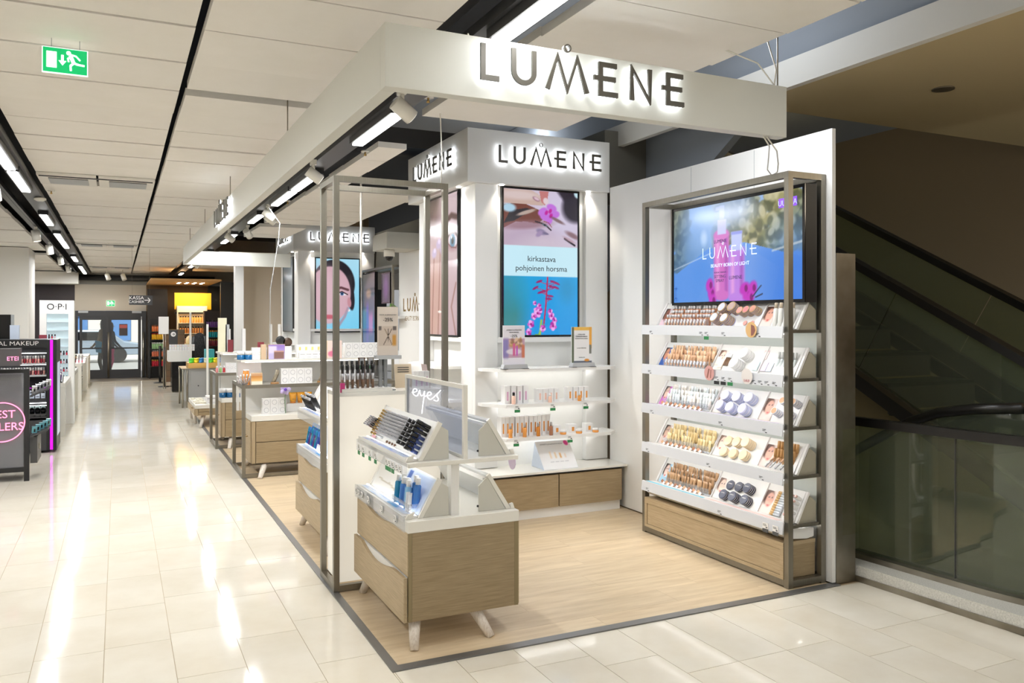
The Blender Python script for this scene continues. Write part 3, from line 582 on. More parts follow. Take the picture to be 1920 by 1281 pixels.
def pic_bottles(shift=0):
    p = Pic(250, 142, (120,160,225), .565)
    r = np.random.default_rng(5); p.grad(0,1,(96,150,225),(150,180,225))
    p.blot(420,(.36,.45,1,1),.03,[(120,116,66),(150,146,96),(70,72,44),(196,188,150),(80,84,50)],r,.85,.5)
    p.blot(160,(.0,.35,.14,1),.03,[(84,88,66),(60,66,52),(130,130,100)],r,.85,.5); p.blot(40,(.12,.4,.3,.7),.04,[(110,120,110),(150,160,160)],r,.4)
    p.ell(.26,.82,.16,.2,(160,190,232),0,1.,.9); p.ell(.5,.95,.16,.14,(150,176,220),0,1.,.8); p.ell(.27,.66,.025,.04,(240,246,255),0,1.,.9)
    p.poly([(0,.0),(0,.29),(.3,.545),(.6,.57),(1,.38),(1,0)],(98,150,228)); p.poly([(.2,.0),(.42,.5),(.6,.54),(.85,.3),(.8,0)],(122,160,230),op=.5); p.ell(.15,.1,.25,.4,(70,140,225),0,1.2,.6); p.ell(.95,.1,.2,.3,(50,120,220),0,1.2,.8)
    for x0,x1,y0,y1,c in ((.355,.48,.06,.68,(208,110,196)),(.475,.60,.03,.50,(190,130,226))):
        p.rect(x0,y0,x1,y1,c,.02); p.rect(x0+.02,y0+.03,x0+.045,y1-.02,(238,170,226),.02,.7); p.rect(x1-.035,y0+.03,x1-.012,y1-.02,(150,70,170),.02,.6); p.ell((x0+x1)/2,y1,(x1-x0)/2,.03,c,0,.3); p.ell((x0+x1)/2,y0,(x1-x0)/2,.03,c,0,.3)
    p.rect(.385,.68,.455,.83,(196,200,240),.01); p.rect(.402,.83,.44,.97,(176,190,236),.01); p.rect(.37,.93,.43,.965,(170,186,236),.01); p.rect(.495,.5,.58,.69,(186,196,244),.012); p.rect(.495,.66,.58,.69,(140,150,230),.01)
    for x,y in ((.335,.09),(.32,.17),(.345,.01),(.62,.06),(.66,.12),(.6,.12),(.64,.03)): p.ell(x,y,.03,.04,(196,50,190),x*9,.5); p.ell(x+.01,y,.012,.02,(130,10,120),0,.5)
    p.line([(.0,.36),(.33,.5)],.004,(220,225,240),.9,.5); p.line([(.8,.46),(1,.52)],.006,(225,225,225),.9,.6); p.line([(.66,.04),(.72,.14)],.004,(50,60,90)); p.line([(.68,.03),(.73,.06)],.004,(50,60,90))
    return p
NICHE = mat('niche_white', rgb(246,245,240), .5)
def column(y0, y1, label, hasscreens, tag):
    c = thing('display_column', label, 'column', (3.4,(y0+y1)/2,0), 'clad display columns')
    obj('column_body', MB().box(2.86,4.12,y0+.10,y1-.1,.0,2.885), NICHE, c)
    obj('corner_cladding', MB().box(2.775,2.99,y0+.035,y0+.1,.41,2.885).box(3.885,4.12,y0+.035,y0+.1,.41,2.885).box(2.775,2.86,y0+.1,y0+.36,.41,2.885).box(2.775,2.86,y1-.3,y1-.1,.41,2.885).box(2.99,3.885,y0+.035,y0+.1,1.50,1.545).box(2.775,2.86,y0+.36,y1-.3,1.5,1.545), WHITE, c, bev=.003)
    obj('header_box', MB().box(2.69,4.12,y0,y1,2.885,3.35), WHITE, c, bev=.004)
    k = 1.04
    logo((2.968,y0,3.066), *FRONT, k, c, LETM, HALO)
    logo((2.69,y0+1.32,3.07), *SIDE, k, c, LETM, HALO)
    for x, y in ((3.02,y0+.02),(3.9,y0+.02),(2.73,y0+.3)):
        d = obj('header_downlight', MB().frus((x,y,2.878),(x,y,2.885),.022,.022,12), TUBEL, c)
        spot('header_spot', (x,y,2.87), 14, 1.5)
    for z in (1.285,.985,.70):
        mb = MB(); mb.prism([(2.80,y0+.1),(2.80,y0-.06),(2.93,y0-.27),(3.96,y0-.27),(4.07,y0-.17),(4.07,y0+.1)],2,z-.026,z); obj('shelf_board', mb, WHITE, c)
        obj('shelf_light', MB().box(2.95,3.95,y0-.03,y0-.012,z-.034,z-.027), LED, c)
    for z in (1.285,.985): 
        mb = MB(); mb.prism([(2.86,y0+.35),(2.66,y0+.35),(2.56,y0+.45),(2.56,y1-.4),(2.66,y1-.25),(2.86,y1-.25)],2,z-.026,z); obj('shelf_board', mb, WHITE, c)
    return c
col1 = column(6.468, 8.06, 'near white display column with two portrait screens and glowing header', True, 0)
col2 = column(14.2, 15.93, 'far white display column with woman portrait screen behind the metal frames', True, 1)
s1 = screen('portrait_screen', 'portrait screen showing pink flower over a face and fireweed below', (3.062,6.535,1.565), *FRONT, .752, 1.30, pic_flower())
text('kirkastava', (3.438,6.533,2.225), *FRONT, .072, INK, s1, lift=.004); text('pohjoinen horsma', (3.438,6.533,2.14), *FRONT, .072, INK, s1, lift=.004)
s2 = screen('portrait_screen', 'portrait screen showing hand and blue eye on the side of the near column', (2.772,7.66,1.56), *SIDE, .755, 1.31, pic_eye())
text('vahepinsist', (2.770,7.28,1.765), *SIDE, .05, PAPER, s2, lift=.004)
s3 = screen('portrait_screen', 'portrait screen showing dark haired woman on pale blue, far column', (3.09,14.27,1.5), *FRONT, .76, 1.27, pic_girl())
s4 = screen('portrait_screen', 'switched off dark portrait screen on the side of the far column', (2.772,15.62,1.5), *SIDE, .92, 1.3, Pic(4,4,(78,90,96)))
# low oak cabinet round the near column
t = thing('low_cabinet', 'low oak cabinet with white top in front of the near display column', 'cabinet', (3.44,6.3,0))
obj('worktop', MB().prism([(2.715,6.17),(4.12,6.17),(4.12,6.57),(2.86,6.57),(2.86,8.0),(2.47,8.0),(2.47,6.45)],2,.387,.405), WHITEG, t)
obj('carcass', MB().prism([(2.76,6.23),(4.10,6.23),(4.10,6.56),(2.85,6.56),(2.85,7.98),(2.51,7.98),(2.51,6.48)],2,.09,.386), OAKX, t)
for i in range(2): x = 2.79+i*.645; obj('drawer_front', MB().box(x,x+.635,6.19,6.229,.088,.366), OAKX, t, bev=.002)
obj('plinth', MB().box(2.80,4.07,6.22,6.26,.0,.087), WHITE, t)
obj('top_edge_strip', MB().box(2.76,4.10,6.205,6.229,.372,.386), DARK, t)
# right hand objects on the column shelves
def easel(x, y, z, w, h, lab, pic, words, ink=INK):
    t = thing('easel_sign', lab, 'sign', (x, y, z)); O = (x-w/2, y, z+.035)
    obj('sign_base', MB().prism([(x-w/2-.01,z+.004),(x+w/2+.02,z+.004),(x+w/2+.01,z+.038),(x-w/2,z+.038)],1,y-.03,y+.03), LGREY, t)
    obj('foot', MB().box(x-w/2-.012,x-w/2+.03,y-.045,y+.03,z,z+.004).box(x+w/2-.03,x+w/2+.02,y-.045,y+.03,z,z+.004), DARK, t)
    obj('board', MB().box(x-w/2,x+w/2,y,y+.006,z+.038,z+.038+h), PAPER, t)
    pic.make('printed_sheet', (x-w/2,y-.0015,z+.038), *FRONT, w, h, PRINT, t)
    for s, u, v, sz in words: text(s, (x-w/2+u*w, y-.0015, z+.038+v*h), *FRONT, sz, ink, t, lift=.002)
    return t
p = Pic(50,80,(236,232,238),1.6); p.rect(0,.17,1,.66,(196,160,180)); p.rect(0,.17,.25,.66,(140,130,186),.1); p.blot(26,(.3,.45,.9,.66),.07,[(196,150,90),(230,200,160),(150,110,80)],RNG,.8); p.ell(.5,.33,.35,.12,(224,216,226),0,.3); p.rect(.45,.22,.56,.54,(214,100,150),.03); p.rect(.6,.22,.68,.48,(196,90,190),.03); p.rect(.86,.17,1,.5,(206,120,90),.05)
easel(3.017,6.235,1.285,.205,.33,'discount easel sign minus 25 percent at left of the top column shelf',p,[('INVISIBLE ILLUMINATION',.5,.87,.0125),('HEHKUSEERUMI',.5,.81,.0125),('-25%',.5,.70,.032)])
p = Pic(50,80,(238,236,236),1.6); p.rect(0,.9,1,1,(240,190,90),.02); p.rect(.86,.4,1,1,(236,170,70),.02); p.rect(0,0,.11,1,(96,104,84),.02); p.rect(.8,.25,.98,.5,(120,120,110),.02); p.rect(.1,0,1,.05,(90,96,110),.02); p.rect(.12,.06,.86,.9,(242,240,240)); p.ell(.75,.07,.12,.06,(230,150,60),0,.4)
easel(3.682,6.235,1.285,.205,.315,'information easel sign with orange border at right of the top column shelf',p,[('HYPAA ESIIN',.48,.78,.0125),('PERIHELION-SEERUMI',.48,.72,.0125),('KOSTEUTTAVA HOITO',.48,.66,.0125),('Lue lisaa valikoimasta',.48,.40,.011),('lumene.com',.5,.14,.012)])
# wedge brochure stand
t = thing('wedge_display', 'white wedge brochure stand with pink flower mark on the low cabinet', 'display', (3.47,6.36,.405))
Mx = Matrix(((1,0,0,0),(0,1,0,0),(0,0,1,0),(0,0,0,1)))
wd = MB(); wd.prism([(6.22,.406),(6.46,.406),(6.40,.625)],0,3.30,3.64); obj('wedge_body', wd, PASTEL[0], t)
sl = Vector((0,.18,.219)).normalized(); p = Pic(60,44,(250,249,250),.73); p.ell(.88,.9,.06,.07,(220,60,140),.6,.3)
for k in range(4): p.rect(.3+.14*k,.38,.345+.14*k,.62-.03*k,[(246,224,200),(240,214,180),(222,170,110),(244,226,214)][k],.03); p.rect(.26+.14*k,.25,.37+.14*k,.27,(200,200,205),.02)
p.make('printed_face', (3.30,6.219,.4065), (1,0,0), tuple(sl), .34, .283, PRINT, t)
text('HOHDETTA JA KOSTEUTTA IHOLLE', tuple(Vector((3.45,6.219,.4065))+sl*.245), (1,0,0), tuple(sl), .014, TINTK, t, lift=.002)
# ================= PRODUCTS =================
def bottle_me(name, r, h, body, cap, caph=.25, n=10, neck=.5, liquid=None):
    mb = MB(); hb = h*(1-caph)
    mb.lathe([(r*.92,0),(r,.004),(r,hb-.006),(r*.8,hb),(r*neck,hb+.002)], n=n, mi=0); mb.lathe([(r*.72,hb+.002),(r*.72,h-.003),(r*.6,h)], n=n, mi=1)
    return mb.mesh(name, [body, cap])
def box_me(name, w, d, h, m, front=None, fm=None, kind=0):
    mb = MB().box(-w/2,w/2,-d/2,d/2,0,h)
    if fm is not None:
        if kind == 0: mb.box(-w*.16,w*.16,-d/2-.0008,-d/2,h*.18,h*.68,1)
        elif kind == 1: mb.add([(math.cos(a)*w*q, -d/2-.0008, h*.5+math.sin(a)*w*q) for q in (.32,.27) for a in [2*math.pi*i/16 for i in range(16)]], [(i,(i+1)%16,16+(i+1)%16,16+i) for i in range(16)], 1)
        elif kind == 2: mb.box(-w*.38,w*.38,-d/2-.0008,-d/2,h*.66,h*.8,1).box(-w*.3,w*.3,-d/2-.0008,-d/2,h*.2,h*.26,1)
        elif kind == 3: mb.box(-w*.5,w*.5,-d/2-.0008,-d/2,h*.02,h*.45,1)
    return mb.mesh(name, [m]+([fm] if fm is not None else []))
def jar_me(name, r, h, body, lid, n=14):
    mb = MB(); mb.lathe([(r*.9,0),(r,.003),(r,h*.55)], n=n); mb.lathe([(r*1.02,h*.56),(r*1.02,h-.003),(r*.94,h)], n=n, mi=1); return mb.mesh(name, [body, lid])
def squeeze_me(name, w, h, body, cap, n=10):
    mb = MB(); hc = h*.16; prof = []
    mb.lathe([(w*.34,0),(w*.36,.003),(w*.34,hc)], n=n, mi=1)
    vs = []; fs = []; L = 4
    for j in range(L+1):
        t = j/L; rx = w*(.36+.14*t); ry = w*(.36*(1-t)+.03*t)
        for i in range(n): a = 2*math.pi*i/n; vs.append((rx*math.cos(a), ry*math.sin(a), hc+.001+(h-hc)*t))
    for j in range(L):
        for i in range(n): fs.append((j*n+i, j*n+(i+1)%n, (j+1)*n+(i+1)%n, (j+1)*n+i))
    fs += [tuple(range(n-1,-1,-1)), tuple(L*n+i for i in range(n))]; mb.add(vs, fs, 0, True)
    mb.box(-w*.18,w*.18,-w*.37,-w*.362,hc+.25*(h-hc),hc+.29*(h-hc),2)
    return mb.mesh(name, [body, cap, INK])
def disc_me(name, r, h, side, face, rim, n=20):
    mb = MB(); mb.lathe([(r*.97,0),(r,.002),(r,h*.45)], n=n); mb.lathe([(r*1.0,h*.5),(r*1.0,h-.001),(r*.97,h)], n=n, mi=2); mb.lathe([(r*.84,h),(r*.82,h+.0008)], n=n, mi=1); return mb.mesh(name, [side, face, rim])
def pen_me(name, r, h, body, cap, capf=.35, tipm=None):
    mb = MB(); mb.lathe([(r*.9,0),(r,.002),(r,h*(1-capf))], n=8); mb.lathe([(r*1.12,h*(1-capf)),(r*1.12,h-.003),(r*.8,h)], n=8, mi=1); return mb.mesh(name, [body, cap])
def place_row(name, me, pts, labf, cat, grp, rot=(0,0,0), M3=None):
    for i, p in enumerate(pts):
        if M3 is not None: put(name, me, None, None, labf(i), cat, grp, M=Matrix.Translation(p) @ M3)
        else: put(name, me, p, rot if not callable(rot) else rot(i), labf(i), cat, grp)
C = lambda n, *c, r=.4, m=0., e=0.: mat(n, rgb(*c), r, m, e)
tanc = [C('tan_tube_0',206,164,126), C('tan_tube_1',192,148,112), C('tan_tube_2',216,180,144)]
beic = [C('beige_tube_0',222,196,140), C('beige_tube_1',208,182,128), C('beige_tube_2',228,208,160)]
krac = [C('kraft_tube_0',180,142,104), C('kraft_tube_1',166,128,92), C('kraft_tube_2',192,154,116)]
froc = [C('frost_tube_0',226,232,232,r=.2), C('frost_tube_1',214,222,224,r=.2), C('frost_tube_2',234,228,220,r=.2)]
brown = C('liquid_brown',166,112,82,r=.2); brown2 = C('liquid_light_brown',196,146,112,r=.2); capf = C('frosted_cap',222,222,224,r=.25)
orange = C('serum_orange',236,160,80,r=.2); amber = C('serum_amber',206,130,50,r=.2); peach = C('serum_peach',248,206,186,r=.2); pinkb = C('serum_pink',226,180,210,r=.2); pearl = C('pearl',236,230,236,r=.25)
navy = C('navy_lid',26,32,62,r=.3); cream = C('cream_lid',240,216,176,r=.4); white = C('product_white',244,243,242,r=.3); rim = C('gold_rim',206,176,120,r=.3,m=.6); vio = C('violet_side',140,136,190); lilac = C('lilac_white',214,216,238,r=.25)
blush = C('blush',222,160,150); blk = C('black_plastic',26,26,28,r=.25); teal = C('teal_liquid',24,130,176,r=.15); blue = C('blue_liquid',60,120,196,r=.15); lblue = C('light_blue_liquid',140,190,226,r=.15)
silver = C('silver_plastic',190,190,194,r=.25,m=.7); dbrown = C('deep_brown',106,78,56); printg = C('print_grey',190,188,192); purple = C('deep_purple',96,60,120,r=.3)

# ---- column shelf goods ----
def boxrow(x0, y, z, n, w, d, h, label, grp, print_m, testr=None, kind=0, bx='carton', dx=None):
    me = box_me(bx, w, d, h, white, True, print_m, kind)
    for i in range(n): put(bx, me, (x0+i*(dx or w+.004), y, z), (0,0,0), '%s, %s from the left' % (label, ORD[i]), 'box', grp)
boxrow(2.985,6.33,.985,4,.05,.08,.15,'carton with pink bottle print on the middle column shelf','pink print cartons on the column shelf',pinkb,dx=.058)
boxrow(3.30,6.33,.985,4,.05,.07,.115,'white carton with faint peach print in the middle of the shelf','peach print cartons on the column shelf',peach,dx=.054)
boxrow(3.60,6.33,.985,4,.05,.07,.12,'white carton with orange bottle print at right of the shelf','orange print cartons on the column shelf',orange,dx=.056)
def tester(x, y, z, r, h, body, cap, lab, name='serum_bottle'):
    t = thing(name, lab, 'bottle', (x,y,z)); hb = h*.72
    mb = MB(); mb.lathe([(r*.9,0),(r,.003),(r,hb-.008),(r*.5,hb)], n=14); obj('bottle_body', mb, body, t, local=True)
    mb = MB(); mb.lathe([(r*.6,hb),(r*.6,h-.004),(r*.5,h)], n=12); obj('cap', mb, cap, t, local=True); return t
tester(3.02,6.245,.985,.018,.10,peach,blk,'peach tester bottle with black pump before the pink print cartons')
tester(3.37,6.245,.985,.017,.075,peach,white,'small peach dropper bottle before the peach cartons')
tester(3.665,6.245,.985,.017,.07,orange,white,'small orange dropper bottle before the orange cartons')
g = 'white cartons on the lowest column shelf'
for j, (x, n, pm, hh) in enumerate(((2.95,3,orange,.17),(3.085,3,orange,.17),(3.215,3,amber,.17),(3.34,2,amber,.175))):
    boxrow(x,6.345,.70,n,.038,.09,hh,'tall carton with amber print, %s group on lowest column shelf' % ORD[j],g,pm,dx=.041)
    tester(x+.04,6.245,.70,.017,.115 if j else .105,[orange,orange,amber,brown][j],silver,'%s tester bottle before the %s group of tall cartons' % (['pale amber','light orange','deep amber','brown'][j], ORD[j]))
jm = jar_me('jar', .028, .038, orange, white)
for i, x in enumerate((3.50,3.66,3.83)):
    put('face_cream_jar', jm, (x,6.245,.70), (0,0,0), 'low orange cream jar with white lid, %s from the left on the shelf' % ORD[i], 'jar', 'cream jars on the lowest column shelf')
    bm_ = box_me('carton', .075, .07, .072, white, True, orange, 0)
    put('carton', bm_, (x-.02,6.35,.70), (0,0,0), 'low square white carton behind the %s cream jar' % ORD[i], 'box', 'square cartons behind the cream jars')
# price tags on the column shelves
def ptag(x, y, z, lab, m=GTAG, R=FRONT, w=.05, nx=None, grp=None):
    t = thing('price_tag', lab, 'price tag', (x,y,z-.055), grp); Mx = frame((x,y,z), *R)
    obj('card', MB(Mx).box(-w/2,w/2,-.042,-.004,0,.002), PAPER, t)
    mb = MB(Mx)
    for a, b in ((-.016,.4),(-.024,.7)): mb.box(-w*.38,w*.38*b,a,a+.003,.002,.0028)
    mb.box(w*.1,w*.38,-.037,-.030,.002,.0028); obj('print', mb, INK, t, kind='stuff')
    if m is not None: obj('sticker', MB(Mx).box(-w/2,w/2,-.066,-.043,0,.003), m, t)
    return t
for x, z, w_ in ((3.03,.985,'left end of the middle'),(3.37,.985,'middle of the middle'),(3.70,.985,'right end of the middle'),(3.02,.70,'left end of the lowest'),(3.54,.70,'right half of the lowest')): ptag(x,6.195,z,'small green stickered price tag under the %s column shelf' % w_)

# ================= RIGHT MAKEUP SHELF UNIT =================
PXF, PXB = 3.80, 4.08; YN, YF = 3.885, 5.44
u = thing('makeup_shelf_unit', 'tall metal framed makeup shelf unit with five lit trays on the right wall', 'shelf', (3.95,4.66,0))
w = .04
mb = MB()
for x in (PXF, PXB):
    for y in (YN, YF):
        obj('frame_post', MB().box(x,x+w,y,y+w,.0,2.6), METAL, u, bev=.001)
for (a,b) in ((2.6,2.64),(.012,.052)):
    for x in (PXF,PXB): obj('frame_rail', MB().box(x,x+w,YN,YF+w,a,b) if a > 1 else MB().box(x,x+w,YN+w,YF,a,b), METAL, u)
    for y in (YN,YF): obj('frame_rail', MB().box(PXF+w,PXB,y,y+w,a,b), METAL, u)
obj('back_panel', MB().box(4.095,4.119,YN+.05,YF,.4,1.82), mat('lit_back_panel', rgb(240,246,240), .5), u)
obj('inner_upright', MB().box(4.03,4.06,5.37,5.40,.4,1.8), METAL, u)
obj('foot', MB().frus((3.82,3.905,0),(3.82,3.905,.012),.016,.012,10), BLACK, u); obj('foot', MB().frus((3.82,5.46,0),(3.82,5.46,.012),.016,.012,10), BLACK, u)
# base cabinet
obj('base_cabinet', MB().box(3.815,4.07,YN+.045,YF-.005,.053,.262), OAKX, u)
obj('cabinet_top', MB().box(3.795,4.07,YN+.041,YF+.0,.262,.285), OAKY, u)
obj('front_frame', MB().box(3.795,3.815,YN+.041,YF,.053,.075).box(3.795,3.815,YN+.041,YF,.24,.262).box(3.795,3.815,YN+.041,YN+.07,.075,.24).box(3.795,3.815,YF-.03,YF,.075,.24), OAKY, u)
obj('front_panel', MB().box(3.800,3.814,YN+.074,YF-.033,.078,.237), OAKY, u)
mb = MB().prism([(3.80,.335),(3.84,.305),(4.0,.29),(4.06,.30),(4.06,.355),(3.80,.372)],1,YN+.045,YF-.01); obj('curved_canopy', mb, WHITE, u)
LV = [1.63, 1.32, 1.01, .70, .39]
sw = ['top','second','third','fourth','bottom']
for i, z in enumerate(LV):
    obj('tray_board', MB().box(3.775,4.07,YN+.045,YF+.0,z-.012,z), WHITE, u)
    obj('side_rail', MB().box(3.845,4.075,YN+.012,YN+.03,z-.014,z+.006), METAL, u)
    pr = MB().prism([(3.765,z-.045),(3.775,z-.045),(3.785,z+.03),(3.775,z+.03)],1,YN+.02,YF+.005); obj('price_rail', pr, mat('rail_%d'%i, rgb(214,216,220), .25), u)
    obj('tray_floor', MB().prism([(3.785,z+.001),(3.88,z+.001),(3.88,z+.02),(3.785,z+.026)],1,YN+.05,YF), WHITE, u)
    obj('end_plate', MB().prism([(3.895,z+.012),(3.91,z+.005),(4.012,z+.195),(4.0,z+.202)],1,YN+.028,YN+.047), WHITE, u)
    obj('end_cheek', MB().prism([(3.91,z+.001),(4.065,z+.001),(4.065,z+.135),(4.012,z+.175)],1,YN+.031,YN+.045), mat('cheek', rgb(170,164,146), .5), u)
    obj('sloped_back', MB().prism([(3.885,z+.005),(3.9,z+.001),(4.02,z+.195),(4.0,z+.20)],1,YN+.05,YF-.01), WHITE, u)
    for a, b in ((5.395,5.40),(4.735,4.74),(4.25,4.255)): obj('divider', MB().prism([(3.87,z+.008),(3.90,z+.008),(4.005,z+.20),(3.99,z+.206)],1,a,b), WHITE, u)
    led = obj('tray_light', MB().box(3.80,3.82,YN+.06,YF-.02,z-.024,z-.016) if i < 4 else MB().box(3.95,3.97,YN+.06,YF-.02,z-.02,z-.0165), LED, u)
obj('connector_plug', MB().box(4.02,4.05,3.935,3.95,1.645,1.66), BLACK, u)
# large screen
sc_ = screen('landscape_screen', 'large landscape screen showing pink spray bottles above the makeup shelves', (3.945,5.255,1.835), *SIDE, 1.345, .715, pic_bottles(), dep=.1, bez=.022)
obj('screen_bracket', MB().box(4.045,4.08,3.84+.09,5.36,2.02,2.06), METAL, sc_)
PW_ = mat('screen_white', rgb(196,214,250), .5, emit=.5); PB_ = mat('screen_ink', rgb(60,50,90), .5, emit=.3)
logo((3.943,4.90,2.15), *SIDE, .58, sc_, PW_, None, depth=.001, off=.003, th=.09)
text('BEAUTY BORN OF LIGHT', (3.943,4.60,2.085), *SIDE, .036, PW_, sc_, lift=.004)
text('LUMENE', (3.943,4.70,2.26), *SIDE, .036, PB_, sc_, lift=.0055); text('LUMENE', (3.943,4.535,2.03-.04), *SIDE, .036, PB_, sc_, lift=.0055)
text('NORDIC MAKEUP', (3.943,4.70,2.04), *SIDE, .016, PB_, sc_, lift=.006); text('SETTING', (3.943,4.70,2.005), *SIDE, .032, PB_, sc_, lift=.0065); text('SPRAY', (3.943,4.70,1.975), *SIDE, .032, PB_, sc_, lift=.0065)
uvm = mat('violet_badge', rgb(120,70,230), .5, emit=.9); obj('badge', MB().prism([(4.115,2.44),(3.955,2.44),(3.955,2.50),(4.115,2.50)],0,3.938,3.9405), uvm, sc_)
text('UUTTA', (3.943,4.035,2.45), *SIDE, .052, PW_, sc_, lift=.006)
mb = MB(frame((3.943,5.235,1.86), *SIDE)); mb.bar((.01,.0,.004),(.01,.085,.004),.004,.001); mb.bar((-.008,.085,.004),(.03,.085,.004),.004,.001); mb.bar((.012,.07,.004),(.012,.1,.004),.004,.001)
for k in range(10): a = 2*math.pi*k/10; b = 2*math.pi*(k+1)/10; mb.bar((.01+.012*math.cos(a),-.0+.012*math.sin(a),.004),(.01+.012*math.cos(b),.012*math.sin(b),.004),.004,.001)
obj('key_mark', mb, mat('dark_blue_mark', rgb(20,60,130), .5, emit=.6), sc_)
# ---- tray graphics and goods ----
SL = Vector((.12,0,.19)).normalized()        # up the slope
NR = Vector((0,-1,0)).cross(SL)              # outward normal
def onslope(z, y, s, d=0.): p = Vector((3.884,y,z+.008))+SL*s+NR*d; return p
def card(z, y, s, w, h, pic, name, lab=None):
    return pic.make(name, tuple(onslope(z,y,s,.003)), (0,-1,0), tuple(SL), w, h, PRINT, u)
def face_pic(bg, skin, hair=(60,44,40)):
    p = Pic(20,30,bg,1.4); p.ell(.3,.6,.45,.4,hair,0,.3); p.ell(.5,.5,.33,.38,skin,.2,.2); p.ell(.38,.58,.08,.03,(60,50,60),0,.4); p.ell(.65,.6,.08,.03,(60,50,60),0,.4); p.ell(.52,.3,.12,.04,(190,80,84),0,.4); return p
skins = [((140,86,60),(220,196,206)),((190,130,100),(60,80,150)),((220,186,170),(200,120,190)),((206,170,150),(226,208,200)),((230,200,190),(190,214,232))]
cardc = [(226,196,208),(46,84,160),(196,110,190),(222,202,196),(170,210,232)]
for i, z in enumerate(LV):
    card(z, 5.385, .015, .075, .20, face_pic(cardc[i], skins[i][0]), 'graphic_card')
    card(z, 4.728, .015, .09, .20, face_pic((232,220,212), (228,196,178), (110,80,66)), 'graphic_card')
    if i in (0,2,3,4): card(z, 4.25, .01, .10, .20, face_pic((228,208,200), (214,160,140), (90,60,50)), 'graphic_card')
    st_ = [(226,214,232),(70,150,230),(206,180,240),(232,232,240),(90,190,216)][i]
    Pic(4,4,st_).make('edge_strip', (3.79,5.42,z+.0275), (0,-1,0), (1,0,-.06), .70, .03 if i in (1,2,4) else .012, PRINT, u)
    if i in (2,4): Pic(4,4,[0,0,(206,180,240),0,(236,206,200)][i]).make('edge_strip', (3.79,4.70,z+.0275), (0,-1,0), (1,0,-.06), .72, .03 if i == 2 else .05, PRINT, u)
    # trough holder of clear plastic
    obj('clear_holder', MB().prism([(3.872,z+.012),(3.876,z+.012),(3.876,z+.075),(3.872,z+.075)],1,4.75,5.30), ACR, u)
# left bays: tubes
def tubes(i, mats, capm, w_, h_, kind, lab, nm, grp):
    z = LV[i]; mes = [squeeze_me(nm, w_, h_, m, capm) if kind == 'tube' else bottle_me(nm, w_*.42, h_, m, capm, .26) for m in mats]
    rr = random.Random(i)
    for b, (ya, yb, bn) in enumerate(((5.29,5.125,'left'),(5.105,4.94,'middle'),(4.92,4.76,'right'))):
        n = 5
        for row in range(3):
            for k in range(n):
                y = ya-(ya-yb)*(k+.5)/n+rr.uniform(-.003,.003); x = 3.897+.031*row; zz = z+.018+.033*row
                put(nm, mes[rr.randrange(len(mes))] if kind=='tube' else mes[(k+row)%len(mes)], (x,y,zz), (rr.uniform(-.03,.03),.14,-math.pi/2+rr.uniform(-.35,.2)),
                    '%s, %s from left, %s row of the %s bay, %s tray' % (lab, ORD[k], ['front','middle','rear'][row], bn, sw[i]), 'tube' if kind=='tube' else 'bottle', grp)
tubes(0,[brown,brown2],capf,.034,.094,'bottle','brown foundation bottle','foundation_bottle','foundation bottles on the top tray')
tubes(1,tanc,capf,.034,.097,'tube','tan foundation tube','foundation_tube','tan tubes on the second tray')
tubes(2,froc,white,.034,.097,'tube','frosted cream tube','cream_tube','frosted tubes on the third tray')
tubes(3,beic,capf,.034,.097,'tube','beige tinted cream tube','tinted_cream_tube','beige tubes on the fourth tray')
tubes(4,krac,capf,.034,.10,'tube','kraft foundation tube','kraft_tube','kraft brown tubes on the bottom tray')
def lay(nm, me, z, y, s, d, lab, cat, grp, spin=0.): put(nm, me, None, None, lab, cat, grp, M=Matrix.Translation(onslope(z,y,s,d)) @ Matrix(((0,SL.x,NR.x,0),(-1,SL.y,NR.y,0),(0,SL.z,NR.z,0),(0,0,0,1))) @ Matrix.Rotation(spin,4,'Z') @ Matrix.Rotation(-math.pi/2,4,'X'))
tm2 = [box_me('shade_tester', .022, .004, .06, m, True, white, 3) for m in (tanc[0], brown, brown2)]
# slanting shade testers in front of the left bays
tm = [box_me('shade_tester', .016, .006, .06, white, True, m, 3) for m in (tanc[0], tanc[1], brown2)]
for i in (0,1,2,3,4):
    z = LV[i]; n = 13 if i < 2 else 9
    for k in range(n):
        y = 5.28-.5*(k+.5)/n
        if i > 1:
            lay('shade_tester', tm2[(k+i)%3], z, y+.01, .0, .03, 'flat slanting shade tester, %s from left, on the %s tray' % (ORD[k], sw[i]), 'tester', 'shade testers along the %s tray' % sw[i], 1.15); continue
        M3 = Matrix.Rotation(-math.pi/2,4,'Z') @ Matrix.Rotation(.75 if i < 2 else 1.15,4,'Y') @ Matrix.Rotation(.25,4,'X')
        put('shade_tester', tm[(k+i)%3], None, None, 'slanting shade tester, %s from left, before the %s tray bottles' % (ORD[k], sw[i]), 'tester', 'shade testers along the %s tray' % sw[i], M=Matrix.Translation((3.862,y,z+.03 if i < 2 else z+.034)) @ M3)
